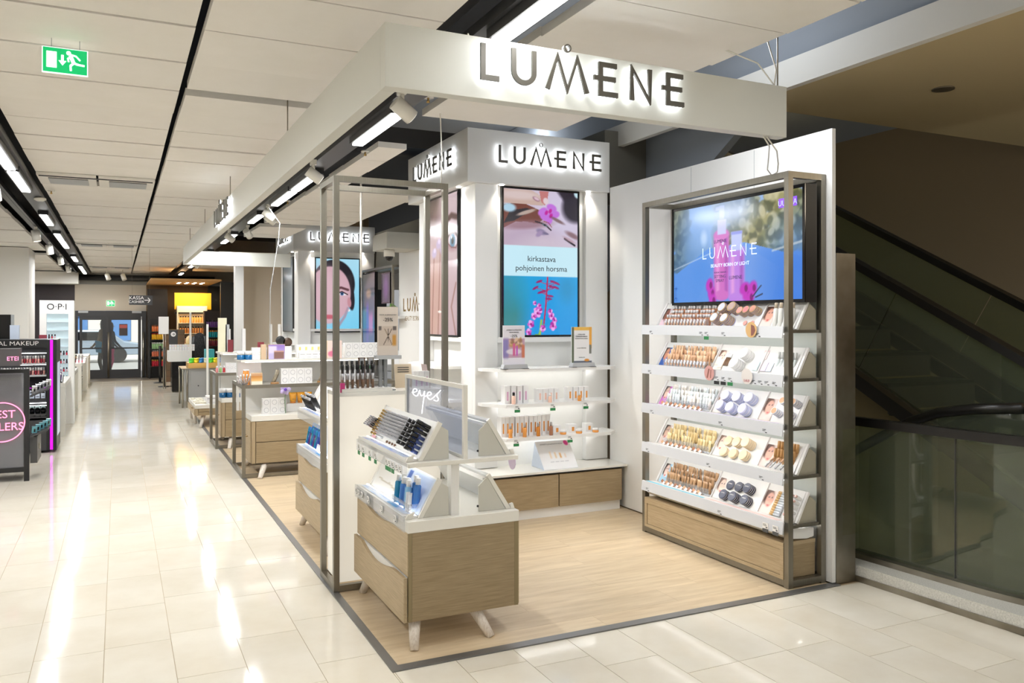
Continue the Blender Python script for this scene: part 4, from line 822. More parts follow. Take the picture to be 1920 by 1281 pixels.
# disc stacks
def discmat(): 
    R3 = Matrix((( 0,SL.x,NR.x,0),(-1,SL.y,NR.y,0),(0,SL.z,NR.z,0),(0,0,0,1))); return R3
def stacks(i, spots, n, r, h, me, lab, nm, grp, cat='compact', start=0.):
    z = LV[i]; D = discmat()
    for s, (y, sl_) in enumerate(spots):
        nn = n[s] if isinstance(n, (list,tuple)) else n
        for k in range(nn):
            p = onslope(z, y, sl_, start+.003+k*(h+.0012)); p = p+Vector((0,.0035*(k-nn/2),0))
            where = '%s stack' % ORD[s]
            put(nm, me[s % len(me)] if isinstance(me, list) else me, None, None, '%s, %s from the front of the %s, %s tray' % (lab, ORD[nn-1-k], where, sw[i]), cat, grp, M=Matrix.Translation(p) @ D)
big = disc_me('powder_compact', .039, .0125, vio, lilac, rim); big2 = disc_me('powder_compact', .039, .0125, vio, C('taupe_face',190,166,156), rim)
stacks(0, ((4.665,.055),(4.555,.05),(4.635,.14),(4.535,.145)), 5, .034, .0125, [big,big,big,big2], 'gold rimmed powder compact', 'powder_compact', 'gold rimmed compacts on the top tray')
sm_ = [disc_me('blush_compact', .030, .008, vio, blush, rim), disc_me('blush_compact', .030, .008, vio, C('blush_b',214,140,140), rim), disc_me('blush_compact', .030, .008, vio, C('blush_c',206,150,130), rim)]
stacks(0, ((4.445,.12),(4.385,.125),(4.32,.13)), 6, .026, .008, sm_, 'small gold rimmed blush compact', 'blush_compact', 'blush compacts on the top tray')
stacks(0, ((4.40,.045),(4.33,.045)), 1, .018, .004, disc_me('blush_pan', .018, .004, blush, blush, blush), 'loose pink blush pan', 'blush_pan', 'blush pans on the top tray')
wj = disc_me('white_compact', .042, .015, white, lilac, white)
stacks(1, ((4.46,.05),(4.41,.13)), 4, .035, .015, wj, 'white round compact', 'white_compact', 'white compacts on the second tray')
gj = C('jar_glass_side',196,200,232,r=.15)
stacks(2, ((4.62,.055),(4.51,.05),(4.38,.05),(4.61,.135),(4.49,.135),(4.37,.14)), 2, .033, .03, disc_me('powder_jar', .039, .03, gj, white, lilac), 'white loose powder jar', 'powder_jar', 'white powder jars on the third tray', 'jar')
cs = C('cream_side',236,222,206,r=.25)
stacks(3, ((4.61,.05),(4.51,.05),(4.39,.05),(4.61,.135),(4.51,.135),(4.39,.135)), [2,2,3,2,3,5], .033, .012, disc_me('cream_compact', .037, .012, cs, cream, cream), 'cream coloured compact', 'cream_compact', 'cream compacts on the fourth tray')
nv = disc_me('navy_compact', .037, .011, C('navy_side',214,208,200,r=.3), navy, navy)
stacks(4, ((4.60,.05),(4.49,.05),(4.37,.05),(4.60,.135),(4.50,.135),(4.39,.135)), [3,4,4,1,2,4], .036, .011, nv, 'navy lidded compact', 'navy_compact', 'navy compacts on the bottom tray')
D = discmat()
for s, (y, sl_, nn) in enumerate(((4.60,.05,3),(4.49,.05,4),(4.37,.05,4),(4.60,.135,1),(4.50,.135,2),(4.39,.135,4))):
    for t_ in ('LUMENE',):
        p = onslope(LV[4], y, sl_+.006, .003+nn*.0122+.001); p += Vector((0,.0035*(nn/2-1),0)); obj('lid_lettering', text_mb(t_, tuple(p), (0,-1,0), tuple(SL), .010, .0005), PAPER, u)
smalld = disc_me('small_compact', .026, .012, lilac, C('tan_face',206,160,120), white)
stacks(2, ((4.09,.07),(4.06,.15),(3.975,.07),(3.965,.15)), 4, .022, .012, smalld, 'small round concealer compact', 'small_compact', 'small compacts on the third tray')
# tray ends: right bays
tb = bottle_me('primer_bottle', .017, .16, C('primer_body',224,222,216,r=.25), C('primer_cap',196,180,156,r=.35), .24)
for k, y in enumerate((4.115,4.07,4.02,3.965)): put('primer_bottle', tb, (3.905,y,LV[0]+.024), (0,.1,0), 'tall white primer bottle with beige cap, %s from the left on the top tray' % ORD[k], 'bottle', 'primer bottles on the top tray')
pal = box_me('eyeshadow_palette', .05, .008, .075, C('palette_lid',200,190,186), True, C('palette_pan',176,140,120), 0)
SD = Matrix(((0,SL.x,NR.x,0),(-1,SL.y,NR.y,0),(0,SL.z,NR.z,0),(0,0,0,1))) @ Matrix.Rotation(math.pi/2,4,'X')
def lay(nm, me, z, y, s, d, lab, cat, grp, spin=0.): put(nm, me, None, None, lab, cat, grp, M=Matrix.Translation(onslope(z,y,s,d)) @ Matrix(((0,SL.x,NR.x,0),(-1,SL.y,NR.y,0),(0,SL.z,NR.z,0),(0,0,0,1))) @ Matrix.Rotation(spin,4,'Z') @ Matrix.Rotation(-math.pi/2,4,'X'))
for k in range(4): lay('makeup_pen', pen_me('makeup_pen', .005, .10, C('pen_brown',120,90,66), capf), LV[1], 4.625-.012*k, .05, .008, 'slim brown makeup pen, %s of four beside the white compacts' % ORD[k], 'pen', 'slim pens on the second tray')
for k, (y, s, m) in enumerate(((4.70,.05,PASTEL[2]),(4.30,.03,PASTEL[3]),(4.22,.03,PASTEL[1]),(4.17,.03,PASTEL[0]),(4.26,.12,PASTEL[4]),(4.66,.03,PASTEL[2]))): lay('tester_card', box_me('tester_card', .045, .003, .07, m, True, PAPER, 2), LV[1], y, s, .006, 'small pastel tester card on the second tray, %s of six along it' % ORD[k], 'card', 'tester cards on the second tray')
cb = bottle_me('concealer_bottle', .011, .12, C('concealer_clear',206,214,214,r=.2), C('concealer_cap',200,202,200,r=.3), .4)
for k in range(6): put('concealer_bottle', cb, (3.93,4.12-.03*k,LV[1]+.05), (0,.2,0), 'slim clear concealer bottle, %s from the left on the second tray' % ORD[k], 'bottle', 'clear concealers on the second tray')
st2 = pen_me('concealer_stick', .0095, .11, C('stick_tan',206,160,110), C('stick_cap',190,144,90), .55)
for row in range(2):
    for k in range(7): put('concealer_stick', st2, (3.92+.03*row,4.135-.027*k,LV[3]+.04+.045*row), (0,.15,0), 'tan concealer stick, %s from left in the %s row of the fourth tray' % (ORD[k], ['front','rear'][row]), 'tube', 'concealer sticks on the fourth tray')
for k in range(4): lay('tester_pen', pen_me('tester_pen', .006, .09, silver, C('tester_cap',210,170,140)), LV[3], 4.17-.045*k, .008, .02, 'tilted silver tester pen, %s of four on the fourth tray' % ORD[k], 'pen', 'tester pens on the fourth tray', -.5)
gc = pen_me('lip_gloss', .0085, .085, C('gloss_clear',214,220,226,r=.15), C('gloss_gold',200,164,110,r=.3), .4)
for k in range(10): 
    p = onslope(LV[4], 4.13, .02+.017*k, .012); put('lip_gloss', gc, None, None, 'gold capped lip gloss, %s from the bottom of the bottom tray column' % ORD[k], 'gloss', 'lip glosses on the bottom tray', M=Matrix.Translation(p+Vector((0,-.075,0))) @ Matrix.Rotation(-math.pi/2,4,'X'))
wr = bottle_me('roller_bottle', .012, .05, white, C('roller_pink',230,190,180), .3)
for r_ in range(2):
    for k in range(5): put('roller_bottle', wr, None, None, 'white roller bottle, %s from below in the %s column at the bottom tray end' % (ORD[k], ['left','right'][r_]), 'bottle', 'roller bottles on the bottom tray', M=Matrix.Translation(onslope(LV[4],3.985-.03*r_,.03+.034*k,.004)) @ discmat())
# round hanging cards and price tags on the rails
def rtag(y, i, col, lab, words=None):
    z = LV[i]; t = thing('round_wobbler', lab, 'card', (3.76,y,z-.05)); Mx = frame((3.758,y,z+.005), *SIDE)
    p = MB(Mx); p.frus((0,0,0),(0,0,.002),.052,.052,28); obj('disc', p, C('wob',*col), t)
    if words: text(words, (3.756,y,z-.03), *SIDE, .022, C('wobt',170,60,80), t, lift=.002)
    else: obj('printed_streak', MB(frame((3.756,y,z), *SIDE)).prism([(.0,-.035),(.02,-.03),(.04,0),(.03,.03),(.0,.04)],2,.0,.0008) if lab.startswith('tan') else MB(frame((3.756,y,z), *SIDE)).bar((-.02,-.03,0),(.0,.035,0),.014,.001).bar((.015,-.03,0),(.02,.03,0),.008,.001), C('wobp',140,90,80), t)
rtag(4.175, 0, (216,176,120), 'tan round hanging card with face picture on the top tray rail')
rtag(4.60, 1, (212,160,154), 'rose round hanging card with make-up streaks on the second tray rail')
rtag(4.215, 1, (232,226,222), 'white round hanging card with red word on the second tray rail', '3.ALE!')
for i, ys in enumerate(((5.31,4.70,4.64,4.46,4.12),(5.33,4.53,4.46,4.39,4.16,4.10,4.04,3.97),(5.3,4.49,4.06),(5.36,4.62,4.09),(5.36,4.5))):
    for k, y in enumerate(ys):
        Mx = frame((3.7655,y,LV[i]-.008), *SIDE); g = [(0,2),(1,3)]; m = GTAG if (i,k) in g else (BTAG if (i,k) in ((1,1),(1,2)) else None)
        t = thing('price_tag', 'price tag on the %s tray rail, %s from the left%s' % (sw[i], ORD[k], ', green sticker' if m is GTAG else ', black sticker' if m else ''), 'price tag', (3.765,y,LV[i]-.05), 'price tags of the makeup unit')
        obj('print', MB(Mx).box(-.02,.012,-.012,-.009,0,.001).box(-.02,.0,-.02,-.017,0,.001).box(.006,.022,-.032,-.027,0,.001), INK, t, kind='stuff')
        if m: obj('sticker', MB(Mx).box(-.026,.026,-.062,-.038,0,.002), m, t)
for k, y in enumerate((4.05,3.96)): ptag(3.764, y, LV[4]+.005, 'dark stickered price card at the right end of the bottom tray, %s of two' % ORD[k], C('dgtag',84,86,88), SIDE)

# ================= LEFT METAL FRAME WITH LIGHTBOX =================
def at_x(u, Y): k = (u-CXP)/F_PX; return Y*(math.sin(YAW)+math.cos(YAW)*k)/(math.cos(YAW)-math.sin(YAW)*k)
def at_z(v, X, Y): return EYE+(HY-v)/F_PX*(X*math.sin(YAW)+Y*math.cos(YAW))
def cage(name, lab, x0, x1, y0, y1, h, w=.036, grp=None, mid=None):
    t = thing(name, lab, 'frame', ((x0+x1)/2,(y0+y1)/2,0), grp)
    for x in (x0, x1-w):
        for y in (y0, y1-w): obj('frame_post', MB().box(x,x+w,y,y+w,.0,h), METAL, t, bev=.001)
    for (a,b) in ((h-w,h),(.008,.008+w)):
        for y in (y0, y1-w): obj('frame_rail', MB().box(x0+w,x1-w,y,y+w,a,b), METAL, t)
        for x in (x0, x1-w): obj('frame_rail', MB().box(x,x+w,y0+w,y1-w,a,b), METAL, t)
    return t
fL = cage('metal_frame', 'tall thin metal box frame standing over the glowing white plinth', 1.205, 1.965, 5.055, 5.44, 2.60)
lb = thing('light_plinth', 'glowing white light box plinth inside the tall metal frame', 'plinth', (1.58,5.25,.05))
obj('lit_body', MB().box(1.246,1.925,5.10,5.40,.05,1.215), LBOX, lb)
obj('top_board', MB().box(1.245,1.96,5.093,5.402,1.216,1.24), WHITEG, lb)
obj('body_edge', MB().box(1.9255,1.93,5.093,5.097,.05,1.215), LGREY, lb)
# mascara stand
ms = thing('mascara_stand', 'white stepped stand of black capped mascaras on the glowing plinth', 'stand', (1.40,5.17,1.24))
obj('stand_base', MB().box(1.27,1.60,5.11,5.30,1.241,1.262), WHITEG, ms); obj('stand_panel', MB().box(1.27,1.60,5.24,5.252,1.262,1.40), ACR, ms)
mme = MB(); mme.lathe([(.009,0),(.009,.055)], n=8, mi=0); mme.lathe([(.010,.0555),(.010,.095)], n=8, mi=1); mme.lathe([(.0095,.0955),(.0095,.15),(.008,.152)], n=8, mi=2); mme = mme.mesh('mascara_tube', [dbrown, silver, blk])
for r_ in range(2):
    for k in range(7): put('mascara_tube', mme, (1.285+.033*k+(.008*r_), 5.16+.05*r_, 1.263+.02*r_), (0,0,0), 'black capped mascara tube, %s from left in the %s row on the plinth' % (ORD[k], ['front','rear'][r_]), 'mascara', 'mascaras on the glowing plinth')
for k, (x, m) in enumerate(((1.455,'brown'),(1.515,'grey'))):
    t = thing('hanging_card', 'beige product card with green sticker, %s of two on the plinth' % ['left','right'][k], 'card', (x,5.33,1.24))
    obj('card_panel', MB().box(x-.024,x+.024,5.325,5.329,1.241,1.45), [dbrown, C('taupe_card',150,140,126)][k], t); obj('price_slip', MB().box(x-.014,x+.014,5.322,5.3245,1.40,1.445), LGREY, t); obj('sticker', MB().box(x-.014,x+.014,5.321,5.3245,1.375,1.397), GTAG, t)
obj('pink_sachet', MB().box(1.262,1.29,5.118,5.13,1.241,1.30), C('pink_sachet',206,60,130), label='small pink sachet at the left end of the glowing plinth', cat='sachet')
# easel on posts
t = thing('discount_stand', 'tall beige discount card on a grey two-post stand above the plinth', 'sign', (1.585,5.2,1.24))
zz0 = at_z(670,1.565,5.2)
obj('base_bar', MB().box(1.51,1.68,5.17,5.23,zz0-.012,zz0+.012), LGREY, t)
for x in (1.545,1.58): obj('post', MB().box(x-.010,x+.010,5.19,5.21,1.241,zz0-.013), GREY, t)
obj('foot_plate', MB().box(1.505,1.635,5.15,5.25,1.2405,1.247), GREY, t)
obj('card_panel', MB().box(1.525,1.665,5.198,5.203,zz0+.0125,zz0+.33), C('beige_card',222,210,196), t)
p = Pic(30,60,(222,210,198),2.2); p.rect(.05,.2,.95,.6,(206,190,176)); p.line([(.3,.22),(.7,.55)],.015,(70,56,48)); p.line([(.7,.22),(.35,.55)],.015,(110,80,50)); p.line([(.5,.22),(.52,.55)],.012,(40,36,34)); p.rect(.72,.2,.9,.42,(206,150,70),.05); p.rect(.05,.52,.18,.6,(110,100,96)); p.rect(.75,.52,.9,.6,(110,100,96))
p.make('printed_sheet', (1.525,5.1965,zz0+.013), *FRONT, .14, .317, PRINT, t); text('-25%', (1.595,5.1955,zz0+.235), *FRONT, .034, INK, t, lift=.002); text('KULMA- JA RIPSITUOTTEET', (1.595,5.1955,zz0+.275), *FRONT, .0095, INK, t, lift=.002)
t = thing('brochure_card', 'beige leaning brochure with grey print beside the discount stand', 'card', (1.77,5.3,1.24)); obj('card_panel', MB().prism([(5.30,1.241),(5.305,1.241),(5.335,1.40),(5.33,1.40)],0,1.68,1.80), C('beige_card_b',216,198,170), t)
for z in (1.375,1.36,1.345): obj('print', MB().box(1.70,1.78,5.318,5.3195,z,z+.005), INK, t, kind='stuff')
cartons_later = True
# ================= ISLANDS =================
def cabinet_island(x0, x1, y0, y1, lab, front='x', ztop=.658, zb=.139):
    t = thing('timber_island', lab, 'cabinet', ((x0+x1)/2,(y0+y1)/2,0), 'timber display islands')
    zt = ztop-.06
    obj('worktop', MB().box(x0-.005,x1+.005,y0-.005,y1+.005,zt,ztop), WHITEG, t, bev=.003)
    if front == 'x':
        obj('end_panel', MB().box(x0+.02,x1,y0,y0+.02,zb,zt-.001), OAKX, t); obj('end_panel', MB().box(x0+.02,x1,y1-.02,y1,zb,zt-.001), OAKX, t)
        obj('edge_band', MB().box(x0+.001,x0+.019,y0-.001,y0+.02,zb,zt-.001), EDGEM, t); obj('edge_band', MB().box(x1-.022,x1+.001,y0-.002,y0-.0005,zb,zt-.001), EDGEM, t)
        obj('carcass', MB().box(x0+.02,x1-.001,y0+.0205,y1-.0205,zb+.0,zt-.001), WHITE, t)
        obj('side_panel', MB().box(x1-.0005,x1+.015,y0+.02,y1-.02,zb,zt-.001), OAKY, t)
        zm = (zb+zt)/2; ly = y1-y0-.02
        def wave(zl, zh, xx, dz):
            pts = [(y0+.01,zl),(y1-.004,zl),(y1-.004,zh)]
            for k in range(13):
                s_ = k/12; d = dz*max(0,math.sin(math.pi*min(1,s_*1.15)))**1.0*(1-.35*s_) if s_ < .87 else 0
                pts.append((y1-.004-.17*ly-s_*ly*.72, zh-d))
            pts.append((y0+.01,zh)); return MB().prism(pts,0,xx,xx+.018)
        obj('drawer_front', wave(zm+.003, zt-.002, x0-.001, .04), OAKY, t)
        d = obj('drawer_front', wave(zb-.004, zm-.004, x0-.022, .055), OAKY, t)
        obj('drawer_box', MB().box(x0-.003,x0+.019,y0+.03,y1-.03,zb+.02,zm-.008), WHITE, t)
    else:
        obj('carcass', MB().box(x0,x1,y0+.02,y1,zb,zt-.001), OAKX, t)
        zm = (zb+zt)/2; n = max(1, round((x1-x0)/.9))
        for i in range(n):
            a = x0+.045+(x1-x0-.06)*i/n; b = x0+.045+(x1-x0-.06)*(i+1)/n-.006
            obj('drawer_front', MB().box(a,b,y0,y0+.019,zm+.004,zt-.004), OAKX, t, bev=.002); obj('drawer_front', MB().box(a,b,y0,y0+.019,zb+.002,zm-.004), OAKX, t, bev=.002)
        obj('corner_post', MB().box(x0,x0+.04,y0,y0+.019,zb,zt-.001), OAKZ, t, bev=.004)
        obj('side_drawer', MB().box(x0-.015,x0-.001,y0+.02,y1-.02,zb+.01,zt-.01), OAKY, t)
        ob = obj('handle', MB().tube([(x0-.016,y0+.18,zm+.05),(x0-.035,y0+.18,zm+.05),(x0-.035,y0+.32,zm+.05),(x0-.016,y0+.32,zm+.05)],.005,6), GOLD, t)
    return t
def leg(t, top, foot, r0=.034, r1=.022):
    obj('leg', MB().frus(foot, top, r1, r0, 14), LIME, t)
iA = cabinet_island(1.347, 1.975, 4.03, 5.03, 'front timber island with two wavy drawers beneath the neon word')
E_ = None
for c in list(iA.children): pass
leg(iA,(1.40,4.09,.139),(1.368,4.0,.0)); leg(iA,(1.74,4.10,.139),(1.80,4.0,.0)); leg(iA,(1.42,4.96,.139),(1.37,5.0,.0)); leg(iA,(1.80,4.93,.139),(1.86,5.0,.0))
def tower(x0, x1, y0, y1, lab, sign=True):
    """shelf, post and sloping trays on an island; returns the thing"""
    t = thing('tray_tower', lab, 'display', ((x0+x1)/2,(y0+y1)/2,.658))
    xc = (x0+x1)/2
    obj('shelf_board', MB().box(x0,x1+.003,y0,y1,.935,.958), WHITEG, t, bev=.002)
    obj('support_post', MB().box(1.595,1.64,y0+.03,y0+.09,.6585,.934), WHITE, t); obj('support_post', MB().box(1.595,1.64,y1-.12,y1-.06,.6585,.934), WHITE, t)
    for z in (.659, .959):
        a, b = y0+.06, y1-.02
        # left tray
        if z > .9: obj('tray_floor', MB().prism([(x0+.002,z),(1.41,z),(1.42,z+.012),(x0+.002,z+.018)],1,a,b), WHITE, t)
        else: obj('tray_floor', MB().prism([(x0-.01,z-.015),(x0+.0,z+.0),(1.41,z),(1.42,z+.012),(x0-.01,z+.018)],1,a,b), WHITE, t)
        obj('sloped_back', MB().prism([(1.425,z+.001),(1.437,z+.001),(1.543,z+.19),(1.53,z+.197)],1,a,b), WHITE, t)
        obj('end_plate', MB().prism([(1.415,z+.001),(1.44,z+.001),(1.55,z+.19),(1.528,z+.203)],1,a-.018,a-.001), WHITEG, t)
        obj('end_plate', MB().prism([(1.415,z+.001),(1.44,z+.001),(1.55,z+.19),(1.528,z+.203)],1,b+.001,b+.015), WHITEG, t)
        obj('end_cheek', MB().prism([(1.444,z+.001),(1.588,z+.001),(1.585,z+.15),(1.543,z+.178)],1,a-.012,a-.004), LC, t)
        obj('front_cap', MB().prism([(x0,z+.0005),(x0+.035,z+.0005),(x0+.05,z+.035),(x0+.01,z+.022)],1,a-.018,a-.001), WHITEG, t)
        obj('tray_light', MB().box(1.40,1.408,a,b,z+.0125,z+.0155), LED, t)
        # right tray, seen from behind
        obj('sloped_back', MB().prism([(1.94,z+.001),(1.926,z+.001),(1.815,z+.19),(1.828,z+.199)],1,a,b), ACW, t)
        obj('end_plate', MB().prism([(1.952,z+.001),(1.925,z+.001),(1.808,z+.19),(1.826,z+.203)],1,a-.018,a-.001), WHITEG, t)
        obj('end_cheek', MB().prism([(1.92,z+.001),(1.762,z+.001),(1.762,z+.14),(1.812,z+.185)],1,a-.012,a-.004), LC, t)
        obj('top_bar', MB().box(1.79,1.81,a,b,z+.165,z+.18), WHITE, t)
        obj('front_cap', MB().prism([(1.975,z+.0005),(1.953,z+.0005),(1.947,z+.025),(1.965,z+.03)],1,a-.018,a-.001), WHITEG, t)
        obj('screw', MB().frus((1.757,a-.004,z+.03),(1.760,a-.012,z+.03),.006,.006,10), BLACK, t)
    obj('shelf_light', MB().box(1.50,1.52,y0+.1,y1-.1,.928,.9345), LED, t); obj('shelf_light', MB().box(1.72,1.74,y0+.1,y1-.1,.928,.9345), LED, t)
    obj('price_rail', MB().box(x0-.006,x0-.002,y0+.02,y1,.89,.957), ACR, t); obj('price_rail', MB().box(x0-.016,x0-.012,y0+.02,y1,.60,.675), ACR, t)
    return t
LC = mat('cheek_grey', rgb(206,204,194), .5); ACW = glass('white_acrylic', (.95,.97,.98), .1, .5)
tA = tower(1.347, 1.975, 4.03, 5.03, 'white two level tray tower on the front timber island')
# eyes panel
t = thing('neon_panel', 'framed clear panel with white neon word eyes on the front island', 'sign', (1.667,4.53,.959))
for (a,b,c,d) in ((4.035,4.057,.959,1.352),(5.0,5.022,.959,1.352),(4.057,5.0,1.33,1.352),(4.057,5.0,.959,.975)): obj('panel_frame', MB().box(1.655,1.679,a,b,c,d), WHITEG, t)
obj('clear_pane', MB().box(1.663,1.671,4.057,5.0,.975,1.33), EYEP, t)
def hand(pts, O, R, U, sc_, r, m, parent, name='neon_tube', sy=.115):
    P = arc([Vector(p) for p in pts], 5); Mx = frame(O, R, U); return obj(name, MB().tube([Mx @ Vector((p.x*sc_,p.y*sy,.003)) for p in P], r, 6), m, parent)
e1 = [(0,.42),(.35,.52),(.6,.78),(.5,1),(.25,.95),(.1,.6),(.15,.2),(.4,.02),(.66,.14),(.92,.95),(.97,.5),(1.14,.22),(1.34,.45),(1.5,.98),(1.44,.3),(1.3,-.9),(1.18,-2.2)]
e2 = [(1.5,.2),(1.75,.42),(2.1,.58),(2.25,.85),(2.1,1.02),(1.88,.85),(1.8,.4),(1.95,.08),(2.22,.08),(2.55,.5),(2.92,1.05),(2.85,.72),(3.02,.38),(2.86,.03),(2.55,.08)]
for q_ in (e1, e2, [(2.92,1.05),(3.1,1.3),(3.25,1.6)]): hand(q_, (1.6638,4.90,1.228), *SIDE, .155, .0017, NEONW, t, sy=.044)
# pegs on the upper left tray
SLA = Vector((.107,0,.19)).normalized(); NRA = Vector((0,-1,0)).cross(SLA)
def ona(y, s, d=0., z=.959, dy=0.): return Vector((1.423,y+dy,z+.003))+SLA*s+NRA*d
RA = Matrix(((0,SLA.x,NRA.x,0),(-1,SLA.y,NRA.y,0),(0,SLA.z,NRA.z,0),(0,0,0,1)))
def pegs(me, nm, y, ss, lab, cat, grp, dy=0., d=.003):
    for k, s_ in enumerate(ss): put(nm, me, None, None, lab % ORD[k], cat, grp, M=Matrix.Translation(ona(y,s_,d,dy=dy)) @ RA)
lp_ = MB(); lp_.lathe([(.0065,0),(.0065,.05)], n=8); lp_.lathe([(.0075,.0505),(.0075,.066),(.005,.068)], n=8, mi=1); cleartube = lp_.mesh('brow_gel', [C('clear_grey',206,208,210,r=.15), GOLD])
lp_ = MB(); lp_.lathe([(.006,0),(.006,.05),(.0095,.06),(.004,.09)], n=8); tap = lp_.mesh('liner_pen', [C('pen_silver',188,188,192,r=.25,m=.3)])
lp_ = MB(); lp_.lathe([(.010,0),(.010,.05),(.011,.052),(.011,.085),(.008,.088)], n=10); masc = lp_.mesh('mascara', [blk])
lp_ = MB(); lp_.lathe([(.010,0),(.010,.04)], n=10, mi=0); lp_.lathe([(.011,.0405),(.011,.08),(.008,.082)], n=10, mi=1); mascb = lp_.mesh('mascara', [C('mascara_navy',50,66,120,r=.2), blk])
S9 = [.03+.0185*k for k in range(9)]
for c_, y in enumerate((4.83,4.78)): pegs(cleartube, 'brow_gel', y, S9, 'clear brow gel with gold cap, %%s from below in the %s column, front island' % ['left','right'][c_], 'brow gel', 'brow gels on the front island')
for c_, y in enumerate((4.70,4.64,4.58,4.52,4.46,4.40,4.35)): pegs(tap, 'liner_pen', y, S9[1:], 'white liner pen, %%s from below in the %s column of the front island tray' % ORD[c_], 'pen', 'liner pens on the front island')
for c_, y in enumerate((4.28,4.23)): pegs(mascb if c_ else masc, 'mascara', y, [.04,.066,.092,.118,.144,.17], 'black mascara, %%s from below in the %s column at the near end' % ['left','right'][c_], 'mascara', 'mascaras on the front island')
pegs(masc, 'mascara', 4.15, [.135,.16,.18], 'black mascara, %s of three at the near upper corner of the tray', 'mascara', 'corner mascaras on the front island')
pegs(mascb, 'mascara', 4.15, [.03,.056,.082,.108], 'navy and black mascara, %s from below at the near lower corner', 'mascara', 'corner mascaras on the front island')
for k in range(12): put('brow_pencil', pen_me('brow_pencil', .0045, .11, blk if k % 3 else dbrown, silver, .3), None, None, 'dark brow pencil, %s from left in the bunch at the far end of the tray' % ORD[k], 'pencil', 'brow pencils on the front island', M=Matrix.Translation(ona(4.975-.009*k,.06+.011*(k%6),.012)) @ RA @ Matrix.Rotation(.5,4,'Y'))
for k in range(4): put('brown_swatch', disc_me('brown_swatch', .010, .004, dbrown, dbrown, white, 14), None, None, 'round brown swatch, %s of four at the foot of the liner pens' % ORD[k], 'swatch', 'brown swatches on the front island', M=Matrix.Translation(ona(4.62-.05*k,.018,.02)) @ RA @ Matrix.Rotation(.7,4,'Y'))
p = Pic(60,20,(214,224,246),.3); p.blot(60,(0,0,1,1),.05,[(150,180,236),(226,206,240),(240,246,255),(120,150,220)],RNG,.5); 
p.make('tray_graphic', (1.353,4.94,.9785), (0,-1,0), (1,0,-.1), .80, .055, PRINT, tA)
Pic(4,8,(206,150,160)).make('graphic_card', tuple(ona(4.985,-.005,.0035)), (0,-1,0), tuple(SLA), .08, .09, PRINT, tA); Pic(4,8,(226,206,190)).make('graphic_card', tuple(ona(4.985,.09,.0035)), (0,-1,0), tuple(SLA), .12, .11, PRINT, tA)
p = Pic(60,30,(222,232,250),.45); p.blot(30,(0,0,1,1),.08,[(170,196,240),(236,240,250)],RNG,.5); 
p.make('tray_graphic', (1.353,4.97,.6785), (0,-1,0), (1,0,-.1), .84, .055, PRINT, tA)
Pic(4,4,(110,180,230)).make('tray_strip', (1.358,4.45,.681), (0,-1,0), (1,0,-.1), .16, .02, PRINT, tA)
p = Pic(30,30,(214,226,246),1.); p.rect(.05,.5,.2,.95,(70,110,190)); p.rect(.3,.1,.95,.95,(196,212,240)); p.make('graphic_card', tuple(Vector((1.423,4.52,.664))+SLA*.0+NRA*.002), (0,-1,0), tuple(SLA), .42, .21, PRINT, tA)
p = Pic(30,30,(238,236,232),1.); p.line([(.1,.35),(.4,.3),(.6,.33),(.9,.25)],.02,(190,180,160)); p.make('graphic_card', tuple(Vector((1.423,4.96,.664))+NRA*.002), (0,-1,0), tuple(SLA), .42, .21, PRINT, tA)
# blue bottles
ab = thing('bottle_holder', 'clear acrylic holder for blue bottles on the front island', 'holder', (1.40,4.28,.665))
obj('holder_box', MB().box(1.385,1.389,4.14,4.44,.675,.72).box(1.389,1.44,4.14,4.144,.675,.72).box(1.389,1.42,4.29,4.294,.675,.72).box(1.389,1.42,4.436,4.44,.675,.72), ACR, ab)
bb = [bottle_me('cleanser_bottle', .019, .155, m, white, .24, 14, .7) for m in (teal, blue, lblue)]
for k, (x, y, m, zz) in enumerate(((1.405,4.41,0,.68),(1.42,4.365,0,.69),(1.405,4.32,1,.68),(1.415,4.28,1,.682),(1.405,4.235,2,.678),(1.445,4.23,1,.70),(1.44,4.185,1,.695))):
    put('cleanser_bottle', bb[m], (x,y,zz), (0,.1,0), '%s bottle with white cap, %s from the left in the acrylic holder' % (['teal','blue','pale blue'][m], ORD[k]), 'bottle', 'blue bottles on the front island')
for k, y in enumerate((4.20,4.165)): put('cleanser_tube', squeeze_me('cleanser_tube', .034, .10, white, white), (1.395,y,.675), (0,.1,.5), 'white squeeze tube standing before the blue bottles, %s one' % ['left','right'][k], 'tube', 'white tubes on the front island')
for k, (y, m) in enumerate(((4.96,GTAG),(4.86,GTAG),(4.72,GTAG),(4.60,GTAG),(4.38,GTAG),(4.33,GTAG),(4.27,GTAG),(4.20,None),(4.14,None))):
    ptag(1.339, y, .936, 'paper price slip under the upper tray, %s from the left%s' % (ORD[k], ', green sticker' if m else ''), m, SIDE, .045, grp='price slips on the front island')
for k, y in enumerate((4.98,4.93,4.86,4.72,4.45,4.2)): ptag(1.329, y, .662, 'paper price slip on the lower tray rail, %s from the left' % ORD[k], None, SIDE, .045, grp='lower price slips on the front island')
obj('tongue_card', MB(frame((1.981,4.12,.93), (0,1,0), (0,0,1))).frus((0,-.02,0),(0,-.02,.003),.045,.045,20), PASTEL[1], label='lilac rounded card hanging from the right end of the upper shelf', cat='card')
